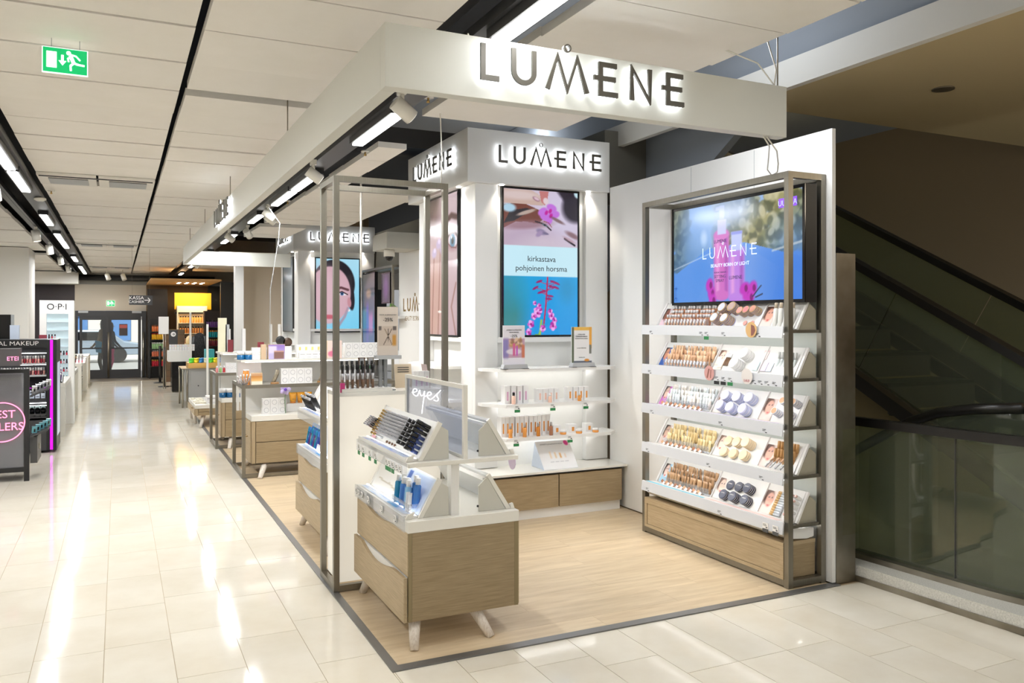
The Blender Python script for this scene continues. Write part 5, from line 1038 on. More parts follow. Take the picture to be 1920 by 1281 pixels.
# ---- second island behind the plinth ----
iB = copytree(iA, (iA.location.x, iA.location.y+1.87, 0), label='second timber island behind the glowing plinth')
tB = copytree(tA, (tA.location.x, tA.location.y+1.87, tA.location.z), label='white tray tower on the second timber island')
pc_ = [pen_me('eye_pencil', .007, .14, m, m2, .3) for m, m2 in ((C('pencil_teal',0,120,150,r=.2),teal),(C('pencil_blue',30,70,150,r=.2),blue),(C('pencil_plum',90,40,90,r=.2),teal))]
for r_ in range(2):
    for k in range(8): put('eye_pencil', pc_[(k+r_)%3], (1.40+.035*r_,6.84-.05*k,.68+.03*r_), (-.15+.1*(k%3),.25,0), 'blue or teal eye pencil, %s from left, %s row, second island' % (ORD[k],['front','rear'][r_]), 'pencil', 'eye pencils on the second island')
for r_ in range(2):
    for k in range(6): put('eye_liner', pen_me('eye_liner', .009, .13, blk, silver, .15), (1.40+.035*r_,6.78-.06*k,.98+.02*r_), (.3,-.5,0), 'black eyeliner leaning on the upper tray, %s from left, %s row' % (ORD[k],['front','rear'][r_]), 'eyeliner', 'black eyeliners on the second island')
# ---- islands C and D, E ----
cC = cage('metal_frame', 'low metal frame around the legs of the third timber island', 1.19, 2.9, 9.12, 9.96, 1.0, grp='low frames of the rear islands')
iC = cabinet_island(1.30, 2.85, 9.2, 9.9, 'third timber island with plain drawers and stacked white cartons', 'y')
leg(iC,(1.46,9.3,.139),(1.36,9.04,0),.036,.024); leg(iC,(1.40,9.8,.139),(1.34,9.94,0)); leg(iC,(2.7,9.3,.139),(2.78,9.08,0))
cD = cage('metal_frame', 'low metal frame around the fourth timber island', 1.15, 2.6, 11.38, 12.15, 1.0, grp='low frames of the rear islands')
iD = cabinet_island(1.24, 2.5, 11.47, 12.1, 'fourth timber island with jars of blue and white', 'y')
leg(iD,(1.38,11.6,.139),(1.31,11.3,0)); leg(iD,(1.3,12.0,.139),(1.33,12.18,0))
iE = cabinet_island(1.09, 1.9, 13.75, 15.1, 'low timber island farthest away with small white cartons', 'y', .36, .19)
leg(iE,(1.22,13.85,.19),(1.16,13.70,0)); leg(iE,(1.12,14.4,.19),(1.14,14.35,0)); leg(iE,(1.12,15.0,.19),(1.14,15.1,0))
def rack(lab, x0, x1, y0, y1, levels):
    t = thing('shelf_riser', lab, 'shelf', ((x0+x1)/2,(y0+y1)/2,.658), 'white risers of the rear islands')
    for z in levels: obj('shelf_board', MB().box(x0,x1,y0,y1,z-.022,z), WHITEG, t); obj('shelf_light', MB().box(x0+.05,x1-.05,y0+.05,y0+.06,z-.028,z-.0225), LED, t)
    for x in (x0+.02, x1-.06):
        obj('riser_panel', MB().box(x,x+.03,y1-.05,y1-.02,.66,levels[-1]-.023), WHITE, t)
    obj('back_screen', MB().box(x0+.06,x1-.07,y1-.04,y1-.035,.66,levels[-1]-.023), WHITE, t)
    return t
rC = rack('white two level riser on the third timber island', 1.2, 2.84, 9.28, 9.86, (.985,1.262))
rD = rack('white two level riser on the fourth timber island', 1.22, 2.45, 11.52, 12.05, (.99,1.262))
ring_box = [box_me('carton', w_, .08, h_, white, True, printg, 1) for w_, h_ in ((.085,.085),(.05,.13))]
def cartons(x0, y, z, n, rows, me, w_, h_, lab, grp, nm='carton'):
    for r_ in range(rows):
        for k in range(n): put(nm, me, (x0+w_*(k+.5)*1.02, y, z+h_*r_*1.01), (0,0,0), '%s, %s from left, %s row' % (lab, ORD[k], ['lower','upper','third'][r_]), 'box', grp)
cartons(1.43,9.36,.659,3,2,ring_box[0],.085,.085,'square carton with ring print on the third island','ring print cartons low on the third island')
cartons(1.88,9.36,.659,4,1,ring_box[1],.05,.12,'narrow white carton beside the purple bottle','narrow cartons on the third island')
cartons(1.63,9.36,.986,4,2,ring_box[0],.085,.085,'square ring print carton on the middle riser shelf','ring print cartons on the riser of the third island')
cartons(1.30,9.38,.986,1,1,ring_box[1],.05,.12,'narrow white carton by the amber sachets','single carton on the riser')
cartons(2.3,9.38,.986,5,1,ring_box[1],.05,.12,'narrow white carton right of the post on the riser','white cartons right on the riser')
cartons(1.33,9.42,1.263,4,1,ring_box[1],.05,.12,'upright white carton on top of the riser','upright cartons on the riser top')
cartons(1.84,9.40,1.263,5,1,box_me('low_carton',.07,.08,.065,white,True,printg,2),.07,.065,'low white carton in the row on the riser top','low cartons on the riser top','low_carton')
cartons(1.84,9.55,1.263,5,2,box_me('low_carton',.07,.08,.075,white,True,mat('yel_print',rgb(240,214,130),.4),0),.07,.075,'white carton with yellow stripe behind the low row','striped cartons on the riser top','low_carton')
cartons(2.36,9.40,1.263,6,2,ring_box[0],.085,.085,'square ring print carton at right of the riser top','ring print cartons right on the riser top')
cartons(1.95,9.50,1.41,4,1,box_me('low_carton',.07,.08,.05,white,True,navy,2),.07,.05,'flat white carton with dark stripe stacked highest','highest cartons on the riser','low_carton') if False else None
def picbox(x, y, z, w_, h_, p, lab, words=None):
    t = thing('picture_block', lab, 'card', (x+w_/2,y,z)); obj('block', MB().box(x,x+w_,y,y+.06,z,z+h_), C('wood_block',214,188,150), t); p.make('printed_sheet', (x+.002,y-.0015,z+.002), *FRONT, w_-.004, h_-.004, PRINT, t); return t
p = Pic(40,34,(190,180,220),.85); p.grad(.4,1,(170,160,210),(140,110,190)); p.rect(0,.4,.5,.9,(214,206,232),.1); p.rect(.34,.03,.95,.5,(130,96,90),.04); p.rect(.34,.5,.95,.58,(196,150,130),.04)
picbox(1.49,9.30,1.263,.18,.165,p,'picture block with purple sky and a brown jar on the riser top')
p = Pic(30,34,(236,214,206),1.2); p.rect(.35,.1,.75,.6,(206,90,130),.1); p.ell(.3,.25,.25,.2,(220,120,150),0,.5); p.rect(.42,.6,.62,.75,(190,80,130),.05)
picbox(2.14,9.30,1.263,.17,.20,p,'picture block with pink perfume bottle behind the tall metal frame')
picbox(1.42,9.32,1.263,.05,.165,Pic(4,4,(206,180,150)),'narrow beige block beside the purple picture block')
bj = jar_me('blue_jar', .04, .095, C('jar_blue',20,96,150,r=.2), white)
for k, x in enumerate((1.21,1.29)): put('blue_jar', bj, (x,9.38,1.263), (0,0,0), 'blue jar with white lid, %s of two at the left end of the riser top' % ['left','right'][k], 'jar', 'blue jars on the riser top')
for k, x in enumerate((1.26,1.35)): put('blue_jar', jar_me('blue_jar', .045, .12, C('jar_blue2',20,90,140,r=.2), white), (x,11.58,.659), (0,0,0), 'large blue jar with white lid, %s of two on the fourth island' % ['left','right'][k], 'jar', 'large blue jars on the fourth island')
put('blue_jar', bj, (1.47,11.56,.659), (0,0,0), 'small blue jar right of the two large jars on the fourth island', 'jar', 'small blue jar')
at_ = pen_me('amber_ampoule', .017, .17, amber, white, .05)
for k in range(3): put('amber_ampoule', at_, (1.225+.03*k,9.34,.986), (.12,.12-.1*k,0), 'leaning amber glass bottle, %s of three at the left end of the riser' % ORD[k], 'bottle', 'amber bottles on the riser')
p = Pic(20,16,(250,236,214),.8); p.grad(.3,.75,(246,200,130),(200,130,60)); p.rect(0,.75,1,1,(206,160,120))
picbox(1.31,9.31,.986,.12,.13,p,'picture block fading from white to amber beside the amber bottles')
obj('backdrop_card', MB().box(1.19,1.44,9.47,9.475,.986,1.235), C('backdrop',232,226,226), label='pale translucent backdrop card behind the amber bottles', cat='card')
WOOD = noisy('driftwood', rgb(170,160,140), rgb(110,100,84), (20,20,3), 3., rough=.8)
for k, (x, m) in enumerate(((1.565,0),(2.08,1))):
    t = thing('driftwood_ornament', ['grey upright driftwood ornament among the ring cartons','low brown wooden ornament at the end of the ring cartons'][k], 'ornament', (x,9.33,.986))
    obj('wood_base', MB().frus((x,9.33,.9865),(x,9.33,1.01),.05,.045,10), C('orn_brown',150,110,64), t); obj('wood_branch', MB().tube([(x-.02,9.33,1.008),(x,9.33,1.05),(x+.02,9.32,1.10 if k == 0 else 1.03),(x+.03,9.33,1.14 if k == 0 else 1.035)], .022, 7), WOOD, t)
t = thing('orchid_ornament', 'purple orchid head ornament hanging before the riser of the third island', 'ornament', (1.665,9.25,.90))
for k in range(5): a = k*1.257; obj('petal', MB(Matrix.Translation((1.665+.035*math.cos(a),9.255,.93+.035*math.sin(a))) @ Matrix.Rotation(-a,4,'Y') @ Matrix.Diagonal((1,.2,.75,1))).lathe([(0,-.035),(.02,-.025),(.032,0),(.02,.025),(0,.035)],n=10), C('petal_lilac',206,190,236), t)
obj('bloom_heart', MB().lathe([(0,-.02),(.02,0),(0,.02)],(1.665,9.235,.93),10), C('heart_purple',110,70,190), t); obj('stem', MB().tube([(1.665,9.26,.93),(1.67,9.3,.80),(1.68,9.32,.66)],.004,6), C('stem_green',90,130,80), t)
tester(1.90,9.26,.659,.026,.08,purple,blk,'small round purple bottle before the narrow cartons','purple_bottle')
ap = C('pouch_amber',240,170,50,r=.25)
for k in range(3): put('amber_pouch', squeeze_me('amber_pouch', .09, .12, ap, amber), (1.80+.085*k,9.52,.75), (0,0,0), 'amber fading pouch, %s of three at the back of the third island' % ORD[k], 'pouch', 'amber pouches on the third island')
obj('pouch_stand', MB().box(1.72,2.06,9.46,9.60,.6595,.748), WHITE, label='white box under the amber pouches on the third island', cat='box')
for k in range(5): put('brush', pen_me('brush', .007, .12, silver, white, .3), (1.20+.012*k,9.2,1.0+.0), (.3,-.5+.2*k,0), 'silver make-up brush, %s in the fan over the frame corner' % ORD[k], 'brush', 'brushes on the frame corner')
cartons(1.755,5.16,1.241,3,1,box_me('carton',.034,.04,.12,white,True,pinkb,0),.036,.12,'slim white carton with pink print at the plinth corner','slim cartons on the plinth corner')
obj('leaning_card', MB().prism([(1.89,1.241),(1.898,1.241),(1.868,1.40),(1.86,1.40)],1,5.21,5.30), C('leaning_card',206,186,186), label='narrow leaning printed card at the right end of the plinth', cat='card')
for k, (u_, Y_) in enumerate(((489,9.55),(432,11.7),(527,13.0))):
    if k < 2: x = at_x(u_,Y_); obj('sale_card', MB().box(x-.035,x+.035,Y_,Y_+.004,1.2625,1.45-.02*k), C('sale_red_%d'%k,120,40,50), label='small dark red sale card standing on the %s island riser' % ['third','fourth'][k], cat='card')
# goods on island D riser
cartons(1.30,11.6,.991,5,1,ring_box[1],.05,.12,'tall white carton on the fourth island riser','cartons on the fourth island riser')
rr = random.Random(3)
tb_ = [bottle_me('tester_bottle', .016, .085, m, white, .3) for m in (C('tb_pink',236,150,150),C('tb_green',150,200,120),C('tb_red',200,50,60),C('tb_lav',180,180,230),orange)]
for k in range(9): put('tester_bottle', tb_[k%5], (1.18+.045*k if k < 3 else 1.62+.05*k,11.50,1.001 if k < 3 else .991), (0,0,0), 'small coloured tester bottle, %s from left on the fourth island' % ORD[k], 'bottle', 'coloured tester bottles on the fourth island')
for k, (x, h_, m) in enumerate(((1.235,.62,C('lit_yellow',240,236,206)),(1.33,.5,LGREY),(1.55,.42,WHITE))):
    obj('display_pylon', MB().box(x,x+[.11,.05,.045][k],11.86,11.93,1.2625,1.2625+h_*.75), m, label=['tall pale yellow lit pylon above the fourth island','slim grey pylon beside the yellow pylon','slim white pylon right of the grey one'][k], cat='pylon')
# low island cartons
for k in range(16): put('small_carton', box_me('small_carton', .07, .07, .12, white, True, printg, 2), (1.30+.075*(k%6),13.85+.1*(k//6),.361), (0,0,0), 'small white carton, %s of the block on the lowest island' % ORD[k], 'box', 'small cartons on the low island')
for k in range(12): put('soap_bar', box_me('soap_bar', .06, .05, .03, C('soap_cream',240,234,214)), (1.13+.055*(k%3),13.95+.24*(k//3)+.03*(k%2),.361), (rr.uniform(-.1,.1),0,rr.uniform(0,3)), 'cream wrapped soap, %s in the loose pile on the lowest island' % ORD[k], 'soap', 'soaps on the low island')
# ================= BOOTH REAR: brand wall, far frames =================
st('wall_brand', MB().box(3.93,4.0,10.6,12.22,0,2.79), WHITE)
t = thing('wall_lettering', 'gold lettering on the white wall between the two display columns', 'lettering', (3.92,11.3,1.68))
logo((3.93,11.99,1.83), *SIDE, 1.36, t, GOLD, None, depth=.006, off=.0, th=.14)
text('BEAUTY BORN OF LIGHT', (3.93,11.38,1.69), *SIDE, .098, GOLD, t, lift=.0005)
f1 = cage('metal_frame', 'far metal frame holding a dark tilted screen beside the brand wall', 3.83, 4.10, 12.26, 14.0, 2.56, grp='far metal frames')
screen('portrait_screen', 'dim blue portrait screen with product picture inside the far metal frame', (3.825,13.92,1.15), *SIDE, .72, 1.33, (lambda p: (p.grad(.3,1,(60,96,130),(96,92,84)), p.grad(0,.3,(60,84,140),(60,96,130)), p.ell(.5,.75,.2,.08,(150,130,110),0,.8), p.rect(.3,.1,.5,.62,(90,90,160),.1), p.rect(.5,.25,.85,.5,(170,110,160),.1), p)[-1])(Pic(40,60,(60,96,130),1.4)))
screen('wall_screen', 'small dark wall screen right of the far metal frame', (3.825,12.78,1.98), *SIDE, .42, .45, (lambda p: (p.ell(.5,.5,.3,.4,(90,60,110),0,.9), p)[-1])(Pic(12,12,(44,46,60))), dep=.03)
obj('shelf_box', MB().box(3.66,3.929,11.9,12.36,1.72,1.76), WHITE, label='small white wall shelf carrying a green plant at the brand wall', cat='shelf')
t = thing('potted_plant', 'small green leafy plant by the far metal frame', 'plant', (3.78,12.2,1.76)); LF = C('leaf_green',120,160,90)
for k in range(16): a = k*.9; obj('leaf', MB(Matrix.Translation((3.78+.04*math.cos(a),12.2+.04*math.sin(a),1.79+.011*k)) @ Matrix.Rotation(a,4,'Z') @ Matrix.Rotation(.6,4,'Y')).prism([(0,-.012),(.05,-.02),(.1,0),(.05,.02),(0,.012)],2,0,.002), LF, t)
obj('stem', MB().tube([(3.78,12.2,1.761),(3.78,12.2,1.95)],.006,6), LF, t)
# dome camera
t = thing('dome_camera', 'white dome security camera on the grey beam at centre', 'camera', (3.6,9.6,2.6)); obj('ceiling_mount', MB().frus((3.55,11.5,2.62),(3.55,11.5,2.72),.08,.08,18), WHITEG, t); obj('dome', MB().lathe([(.0,-.065),(.04,-.055),(.06,-.02),(.062,0)],(3.55,11.5,2.62),16), BLACKG, t)
obj('beam_box', MB().box(3.42,4.6,11.2,11.9,2.72,2.95), mat('beam_light', rgb(206,204,196), .6), label='light grey box beam carrying the dome camera', cat='beam')
# ================= FAR PART OF THE SHOP =================
YD = 26.4
wr_ = thing('wall_entrance', None, None, (0,0,0), kind='structure')
obj('wall_panel', MB().box(-1.12,.74,YD,YD+.15,1.965,2.72), BEIGE, wr_)
obj('wall_side', MB().box(-3.3,-1.12,YD,YD+.15,0,2.72), mat('dark_wall', rgb(52,46,50), .6), wr_)
obj('wall_lintel', MB().box(-3.3,8,YD,YD+.15,2.72,4.15), mat('lintel_grey', rgb(150,148,142), .7), wr_)
obj('wall_recess', MB().box(.74,2.44,YD,YD+.15,0,2.72), mat('recess_wall', rgb(120,92,60), .7), wr_)
obj('wall_right', MB().box(2.44,8,YD-.2,YD+.15,0,2.72), mat('black_wall', rgb(34,35,35), .6), wr_)
obj('duct', MB().tube([(-1.0,YD-.4,2.9),(2.6,YD-.4,2.9)],.09,10), BLACK, wr_)
st('wall_bulkhead_left', MB().box(-3.3,-1.0,25.6,26.39,2.70,3.03), WHITEP); bpy.data.objects['wall_bulkhead_left'].name = 'trim_bulkhead_left'
dr = thing('door_1', None, None, (-.2,YD,0), kind='structure')
FR = mat('door_frame', rgb(48,48,50), .4)
obj('door_frame', MB().box(-1.116,.74,YD-.05,YD+.05,1.80,1.96).box(-1.116,-1.04,YD-.05,YD+.05,0,1.8).box(.62,.74,YD-.05,YD+.05,0,1.8).box(-.33,-.25,YD-.06,YD+.06,0,1.8), FR, dr)
WD = mat('door_wood', rgb(150,104,60), .5)
for x0, x1 in ((-1.0,-.33),(-.25,.60)):
    lf = obj('door_leaf', MB().box(x0,x0+.07,YD-.02,YD+.02,.0,1.8).box(x1-.08,x1,YD-.02,YD+.02,.0,1.8).box(x0+.07,x1-.08,YD-.02,YD+.02,0,.26).box(x0+.07,x1-.08,YD-.02,YD+.02,1.70,1.8).box(x0+.07,x1-.08,YD-.015,YD+.015,.86,.90), FR, dr)
    obj('door_glass', MB().box(x0+.07,x1-.08,YD-.003,YD+.003,.26,1.70), GLASS, lf)
for x in (-.26, .66): obj('door_handle', MB().frus((x,YD-.1,.05),(x,YD-.1,1.35),.028,.028,12), STEEL, dr)
for x in (-1.03, .36): obj('door_closer', MB().box(x,x+.25,YD-.09,YD-.051,1.90,1.96), LGREY, dr)
obj('notice', MB().box(.02,.24,YD-.03,YD-.025,1.24,1.58), C('notice_dark',60,50,50), dr); obj('notice_picture', MB().box(.03,.23,YD-.034,YD-.0305,1.46,1.56), C('notice_red',170,80,76), dr)
obj('door_mat', MB().box(-.8,1.2,25.2,26.3,.0,.012), C('mat_grey',110,100,88), label='grey entrance mat in front of the glass doors', cat='mat')
# street
st('ground', MB().box(-12,14,26.6,48,-.05,-.01), C('pavement',170,168,164))
t = thing('building', 'pale sunlit building across the street seen through the doors', 'building', (0,40,0)); obj('facade', MB().box(-10,12,40,41,-.01,9), C('facade',214,208,198), t)
for k in range(12): obj('window', MB().box(-9+1.7*k,-8+1.7*k,39.95,40.0,.8,2.6), C('shopwin',90,130,180,r=.2), t)
obj('awning', MB().prism([(39.0,2.9),(39.95,3.3),(39.95,3.2),(39.0,2.85)],0,-6,6), C('awning_blue',110,140,210), t)
t = thing('parked_car', 'blue grey parked car outside the entrance', 'car', (-1.5,36,0)); CARM = C('car_paint',150,164,178,r=.2,m=.3)
obj('car_body', MB().prism([(-3.4,.3),(.8,.3),(.8,.75),(.2,.85),(-.4,1.3),(-2.2,1.3),(-2.9,.85),(-3.4,.8)],1,36.2,37.9), CARM, t, bev=.05)
for x in (-2.7,.0): obj('wheel', MB().frus((x,36.15,.31),(x,36.35,.31),.31,.31,20), RUB, t); obj('wheel', MB().frus((x,37.75,.31),(x,37.95,.31),.31,.31,20), RUB, t)
obj('car_window', MB().prism([(-2.5,.9),(-.35,.9),(-.65,1.22),(-2.15,1.22)],1,36.18,36.198), BLACKG, t)
# people
def human(name, label, base, h, yaw, pose, cols, hairlen=.1):
    """continuous skinned figure; pose 'stand' or 'seat'"""
    t = thing(name, label, 'person', base, rz=yaw)
    J = {'pel':(0,0,.53),'waist':(0,0,.60),'chest':(0,.0,.74),'neck':(0,0,.845),'head':(0,.01,.90),'crown':(0,.01,.965)}
    if pose == 'seat':
        J.update({'hl':(-.05,0,.50),'kl':(-.06,.24,.48),'al':(-.06,.25,.25),'tl':(-.06,.33,.225),'hr':(.05,0,.50),'kr':(.06,.24,.48),'ar':(.06,.25,.25),'tr':(.06,.33,.225)}); off = -.225
    else:
        J.update({'hl':(-.05,0,.50),'kl':(-.055,.04,.27),'al':(-.06,-.02,.03),'tl':(-.06,.08,.015),'hr':(.05,0,.50),'kr':(.055,-.01,.27),'ar':(.06,-.09,.035),'tr':(.06,.0,.015)}); off = 0
    J.update({'sl':(-.105,0,.80),'el':(-.13,.03,.63),'wl':(-.12,.13,.52 if pose=='stand' else .62),'fl':(-.115,.17,.49 if pose=='stand' else .62),'sr':(.105,0,.80),'er':(.13,.03,.63),'wr':(.12,.13,.52 if pose=='stand' else .62),'fr':(.115,.17,.49 if pose=='stand' else .62)})
    Ed = [('pel','waist'),('waist','chest'),('chest','neck'),('neck','head'),('head','crown'),('pel','hl'),('hl','kl'),('kl','al'),('al','tl'),('pel','hr'),('hr','kr'),('kr','ar'),('ar','tr'),('chest','sl'),('sl','el'),('el','wl'),('wl','fl'),('chest','sr'),('sr','er'),('er','wr'),('wr','fr')]
    R_ = {'pel':.085,'waist':.07,'chest':.08,'neck':.032,'head':.052,'crown':.035,'hl':.055,'kl':.036,'al':.024,'tl':.02,'sl':.04,'el':.027,'wl':.018,'fl':.02}
    ks = list(J); me = bpy.data.meshes.new(name); me.from_pydata([(J[k][0]*h,J[k][1]*h,(J[k][2]+off)*h) for k in ks], [(ks.index(a),ks.index(b)) for a,b in Ed], [])
    o = bpy.data.objects.new('body', me); COL.objects.link(o); o.parent = t
    o.modifiers.new('skin','SKIN'); 
    for i, k in enumerate(ks):
        r = R_.get(k, R_.get(k[0]+'l', .03))*h; me.skin_vertices[0].data[i].radius = (r, r*.8)
    me.skin_vertices[0].data[0].use_root = True
    ss = o.modifiers.new('sub','SUBSURF'); ss.levels = 2; ss.render_levels = 2
    m = bpy.data.materials.new('figure'); m.use_nodes = True; nt = m.node_tree; b = nt.nodes['Principled BSDF']; tc = nt.nodes.new('ShaderNodeTexCoord'); sp = nt.nodes.new('ShaderNodeSeparateXYZ'); nt.links.new(tc.outputs['Object'], sp.inputs[0])
    rp = nt.nodes.new('ShaderNodeValToRGB'); rp.color_ramp.interpolation = 'CONSTANT'; mr = nt.nodes.new('ShaderNodeMapRange'); mr.inputs['From Max'].default_value = h; nt.links.new(sp.outputs['Z'], mr.inputs[0]); nt.links.new(mr.outputs[0], rp.inputs[0])
    el = rp.color_ramp.elements; el[0].color = (*cols[2],1); el[1].position = .04; el[1].color = (*cols[1],1); e = el.new((.5 if pose=='stand' else .27)); e.color = (*cols[0],1); e = el.new(.84+off); e.color = (*rgb(222,182,156),1)
    nt.links.new(rp.outputs[0], b.inputs['Base Color']); b.inputs['Roughness'].default_value = .8; me.materials.append(m)
    zt = (.90+off)*h
    hm = MB(); hm.lathe([(.0,.085*h),(.035*h,.08*h),(.058*h,.05*h),(.066*h,.0),(.06*h,-hairlen*.5*h),(.045*h,-hairlen*h)], (0,-.012*h,zt), 16); hm.v = [(x,y if y < .03*h else .03*h,z) for x,y,z in hm.v]; obj('hair', hm, mat('hair', cols[3], .6), t, local=True)
    f = MB(); f.lathe([(0,.0),(.006*h,.004*h),(.004*h,.02*h)], (0,.055*h,zt-.01*h), 8); obj('nose', f, mat('skin', rgb(222,182,156), .6), t, local=True)
    ey = MB()
    for x in (-.018,.018): ey.lathe([(0,-.004*h),(.005*h,0),(0,.004*h)], (x*h,.05*h,zt+.01*h), 8)
    obj('eyes', ey, INK, t, local=True)
    return t
human('person', 'person with short blonde hair in navy top behind the cashier counter', (at_x(357,22.3),22.3,.0), 1.72, 0, 'seat', (rgb(30,36,66), rgb(40,40,50), rgb(30,30,30), rgb(232,204,150)), .07)
obj('stool', MB().frus((at_x(357,22.3),22.3,.0),(at_x(357,22.3),22.3,.42),.16,.16,16), BLACK, label='black stool under the person behind the cashier counter', cat='stool')
human('person', 'person in long brown coat passing outside the left door', (at_x(193,27.3),27.4,0), 1.74, 1.3, 'stand', (rgb(110,86,60), rgb(60,50,44), rgb(30,30,30), rgb(60,44,34)), .1)
human('person', 'person in dark jacket and pink trousers outside the right door', (at_x(208,28.0),28.3,0), 1.66, -1.3, 'stand', (rgb(30,40,60), rgb(226,50,130), rgb(30,30,30), rgb(50,36,30)), .1)
obj('tote_bag', MB().prism([(at_x(180,27.1),.75),(at_x(190,27.1),.72),(at_x(191,27.1),1.05),(at_x(178,27.1),1.1)],1,27.0,27.1), C('bag_blue',0,110,150), label='teal blue shopping bag carried by the person in brown', cat='bag')
# racks with bottles
def bottle_rack(x0, x1, y, levels, cols_, lab, n, hh, tm_, depth=.3, m=BLACK, h=1.72):
    t = thing('product_rack', lab, 'shelf', ((x0+x1)/2,y,0)); obj('rack_back', MB().box(x0,x1,y+depth-.02,y+depth,0,h), m, t)
    for x in (x0,x1-.03): obj('rack_side', MB().box(x,x+.03,y,y+depth-.02,0,h), m, t)
    for i, z in enumerate(levels):
        obj('rack_shelf', MB().box(x0+.03,x1-.03,y,y+depth-.02,z-.02,z), m, t)
        me = bottle_me('shampoo_bottle', (x1-x0-.1)/n*.42, hh, cols_[i][0], cols_[i][1], .22, 8)
        for k in range(n): put('shampoo_bottle', me, (x0+.06+(x1-x0-.12)*(k+.5)/n, y+.06, z+.001), (0,0,0), '%s bottle, %s from left, %s shelf, %s' % (cols_[i][2], ORD[k], ORD[i], tm_), 'bottle', 'bottles on %s' % lab[:40])
    return t
c_ = lambda n, *c: C(n, *c, r=.3)
bottle_rack(.80,1.28,25.7,(1.36,1.13,.86,.64,.36),((c_('b0',206,110,60),c_('b0c',120,60,30),'orange'),(c_('b1',220,170,40),c_('b1c',190,50,40),'yellow'),(c_('b2',150,190,140),white,'green'),(c_('b3',220,120,90),c_('b3c',200,200,200),'coral'),(c_('b4',190,40,60),c_('b4c',220,170,60),'crimson')),'black product rack beside the entrance doors',8,.19,'rack by the doors')
bottle_rack(1.50,2.30,25.0,(1.62,1.32,1.03),((c_('b5',226,160,70),blk,'amber'),(c_('b6',206,130,60),blk,'copper'),(c_('b7',200,150,110),blk,'tan')),'pale lit product rack under the yellow panel',10,.19,'lit rack',m=C('rack_cream',240,226,196),h=2.1)
bottle_rack(2.12,2.62,23.9,(1.50,1.22,.98),((c_('b8',110,60,140),blk,'purple'),(c_('b9',0,150,160),c_('b9c',230,140,40),'turquoise'),(c_('b10',120,30,40),c_('b10c',200,150,60),'maroon')),'dark product rack before the black wall',8,.19,'dark rack',m=C('rack_brown',56,44,36),h=1.95)
obj('yellow_panel', MB().box(1.45,2.44,25.32,25.36,2.0,2.48), mat('yellow_lit', rgb(222,164,24), .6, emit=.04), label='bright yellow panel above the lit product rack', cat='panel')
obj('shelf_header', MB().box(1.45,2.44,25.2,25.3,1.88,1.92), BLACK, label='thin black header strip below the yellow panel', cat='panel')
area('alcove_light', (1.9,24.8,2.68), .8, .5, 30, col=(1,.8,.5))
st('trim_alcove_ceiling', MB().box(.74,2.44,22.6,26.39,2.72,2.76), mat('alcove_wood', rgb(206,160,104), .6))
for k in range(8): obj('alcove_lamp', MB().frus((1.5+.2*(k%4),24+.6*(k//4),2.71),(1.5+.2*(k%4),24+.6*(k//4),2.719),.04,.04,10), TUBEL, label='small round lamp in the timber alcove ceiling, %s of eight' % ORD[k], cat='lamp', group='lamps in the timber alcove ceiling')
obj('dark_partition', MB().box(.76,1.3,26.0,26.2,0,2.6), C('dark_wood',40,34,32), label='tall dark partition right of the entrance doors', cat='panel')
wb = thing('wall_far_right', None, None, (2.5,22.9,0), kind='structure'); obj('wall_panel', MB().box(2.44,3.6,22.9,23.0,0,2.70), C('wall_black',32,33,33), wb)
st('wall_shop_right', MB().box(at_x(457,18),at_x(527,18),18,18.1,0,2.95), mat('warm_wall', rgb(226,212,192), .7))
st('trim_pillar', MB().box(at_x(441,17.5),at_x(457,17.5),17.5,17.75,0,2.95), WHITE)
obj('trim_line', MB().box(2.44,8,18.3,18.4,2.4,3.0), WHITEP, kind='structure'); bpy.data.objects['trim_line'].name = 'trim_4'
st('wall_right', MB().box(4.4,4.5,15.95,26.3,0,4.1), mat('right_wall', rgb(150,128,96), .7))
for k in range(8):
    z = .5+.22*k; obj('wall_shelf', MB().box(at_x(527,19),at_x(542,19),19,19.2,z,z+.15), [C('ws_a',120,90,60),C('ws_b',60,50,40),C('ws_c',200,140,50)][k%3], label='amber product stack behind the beige wall, %s from below' % ORD[k], cat='shelf', group='amber shelves behind the beige wall')
# KASSA sign
t = thing('cashier_sign', 'dark hanging sign with white words and arrow pointing right', 'sign', (.38,17,2.0)); xa, xb = at_x(242,17), at_x(286,17); za, zb = at_z(572,.4,17), at_z(554,.4,17)
obj('sign_panel', MB().box(xa,xb,17,17.03,za,zb), C('sign_dark',52,52,54), t); text('KASSA', ((xa+xb)/2-.075,16.999,za+.105), *FRONT, .088, PAPER, t, depth=.002); text('CASHIER', ((xa+xb)/2-.075,16.999,za+.038), *FRONT, .068, PAPER, t, depth=.002)
mb = MB(); yy = 16.995; xm = xb-.09; zm_ = (za+zb)/2; mb.bar((xm-.05,yy,zm_),(xm+.05,yy,zm_),.012,.003,(0,1,0)).bar((xm+.05,yy,zm_),(xm+.01,yy,zm_+.045),.012,.003,(0,1,0)).bar((xm+.05,yy,zm_),(xm+.01,yy,zm_-.045),.012,.003,(0,1,0)); obj('arrow_mark', mb, PAPER, t)
for x in (xa+.05,xb-.05): obj('hanging_wire', MB().tube([(x,17.01,zb),(x,17.01,3.06)],.002,4), STEEL, t)
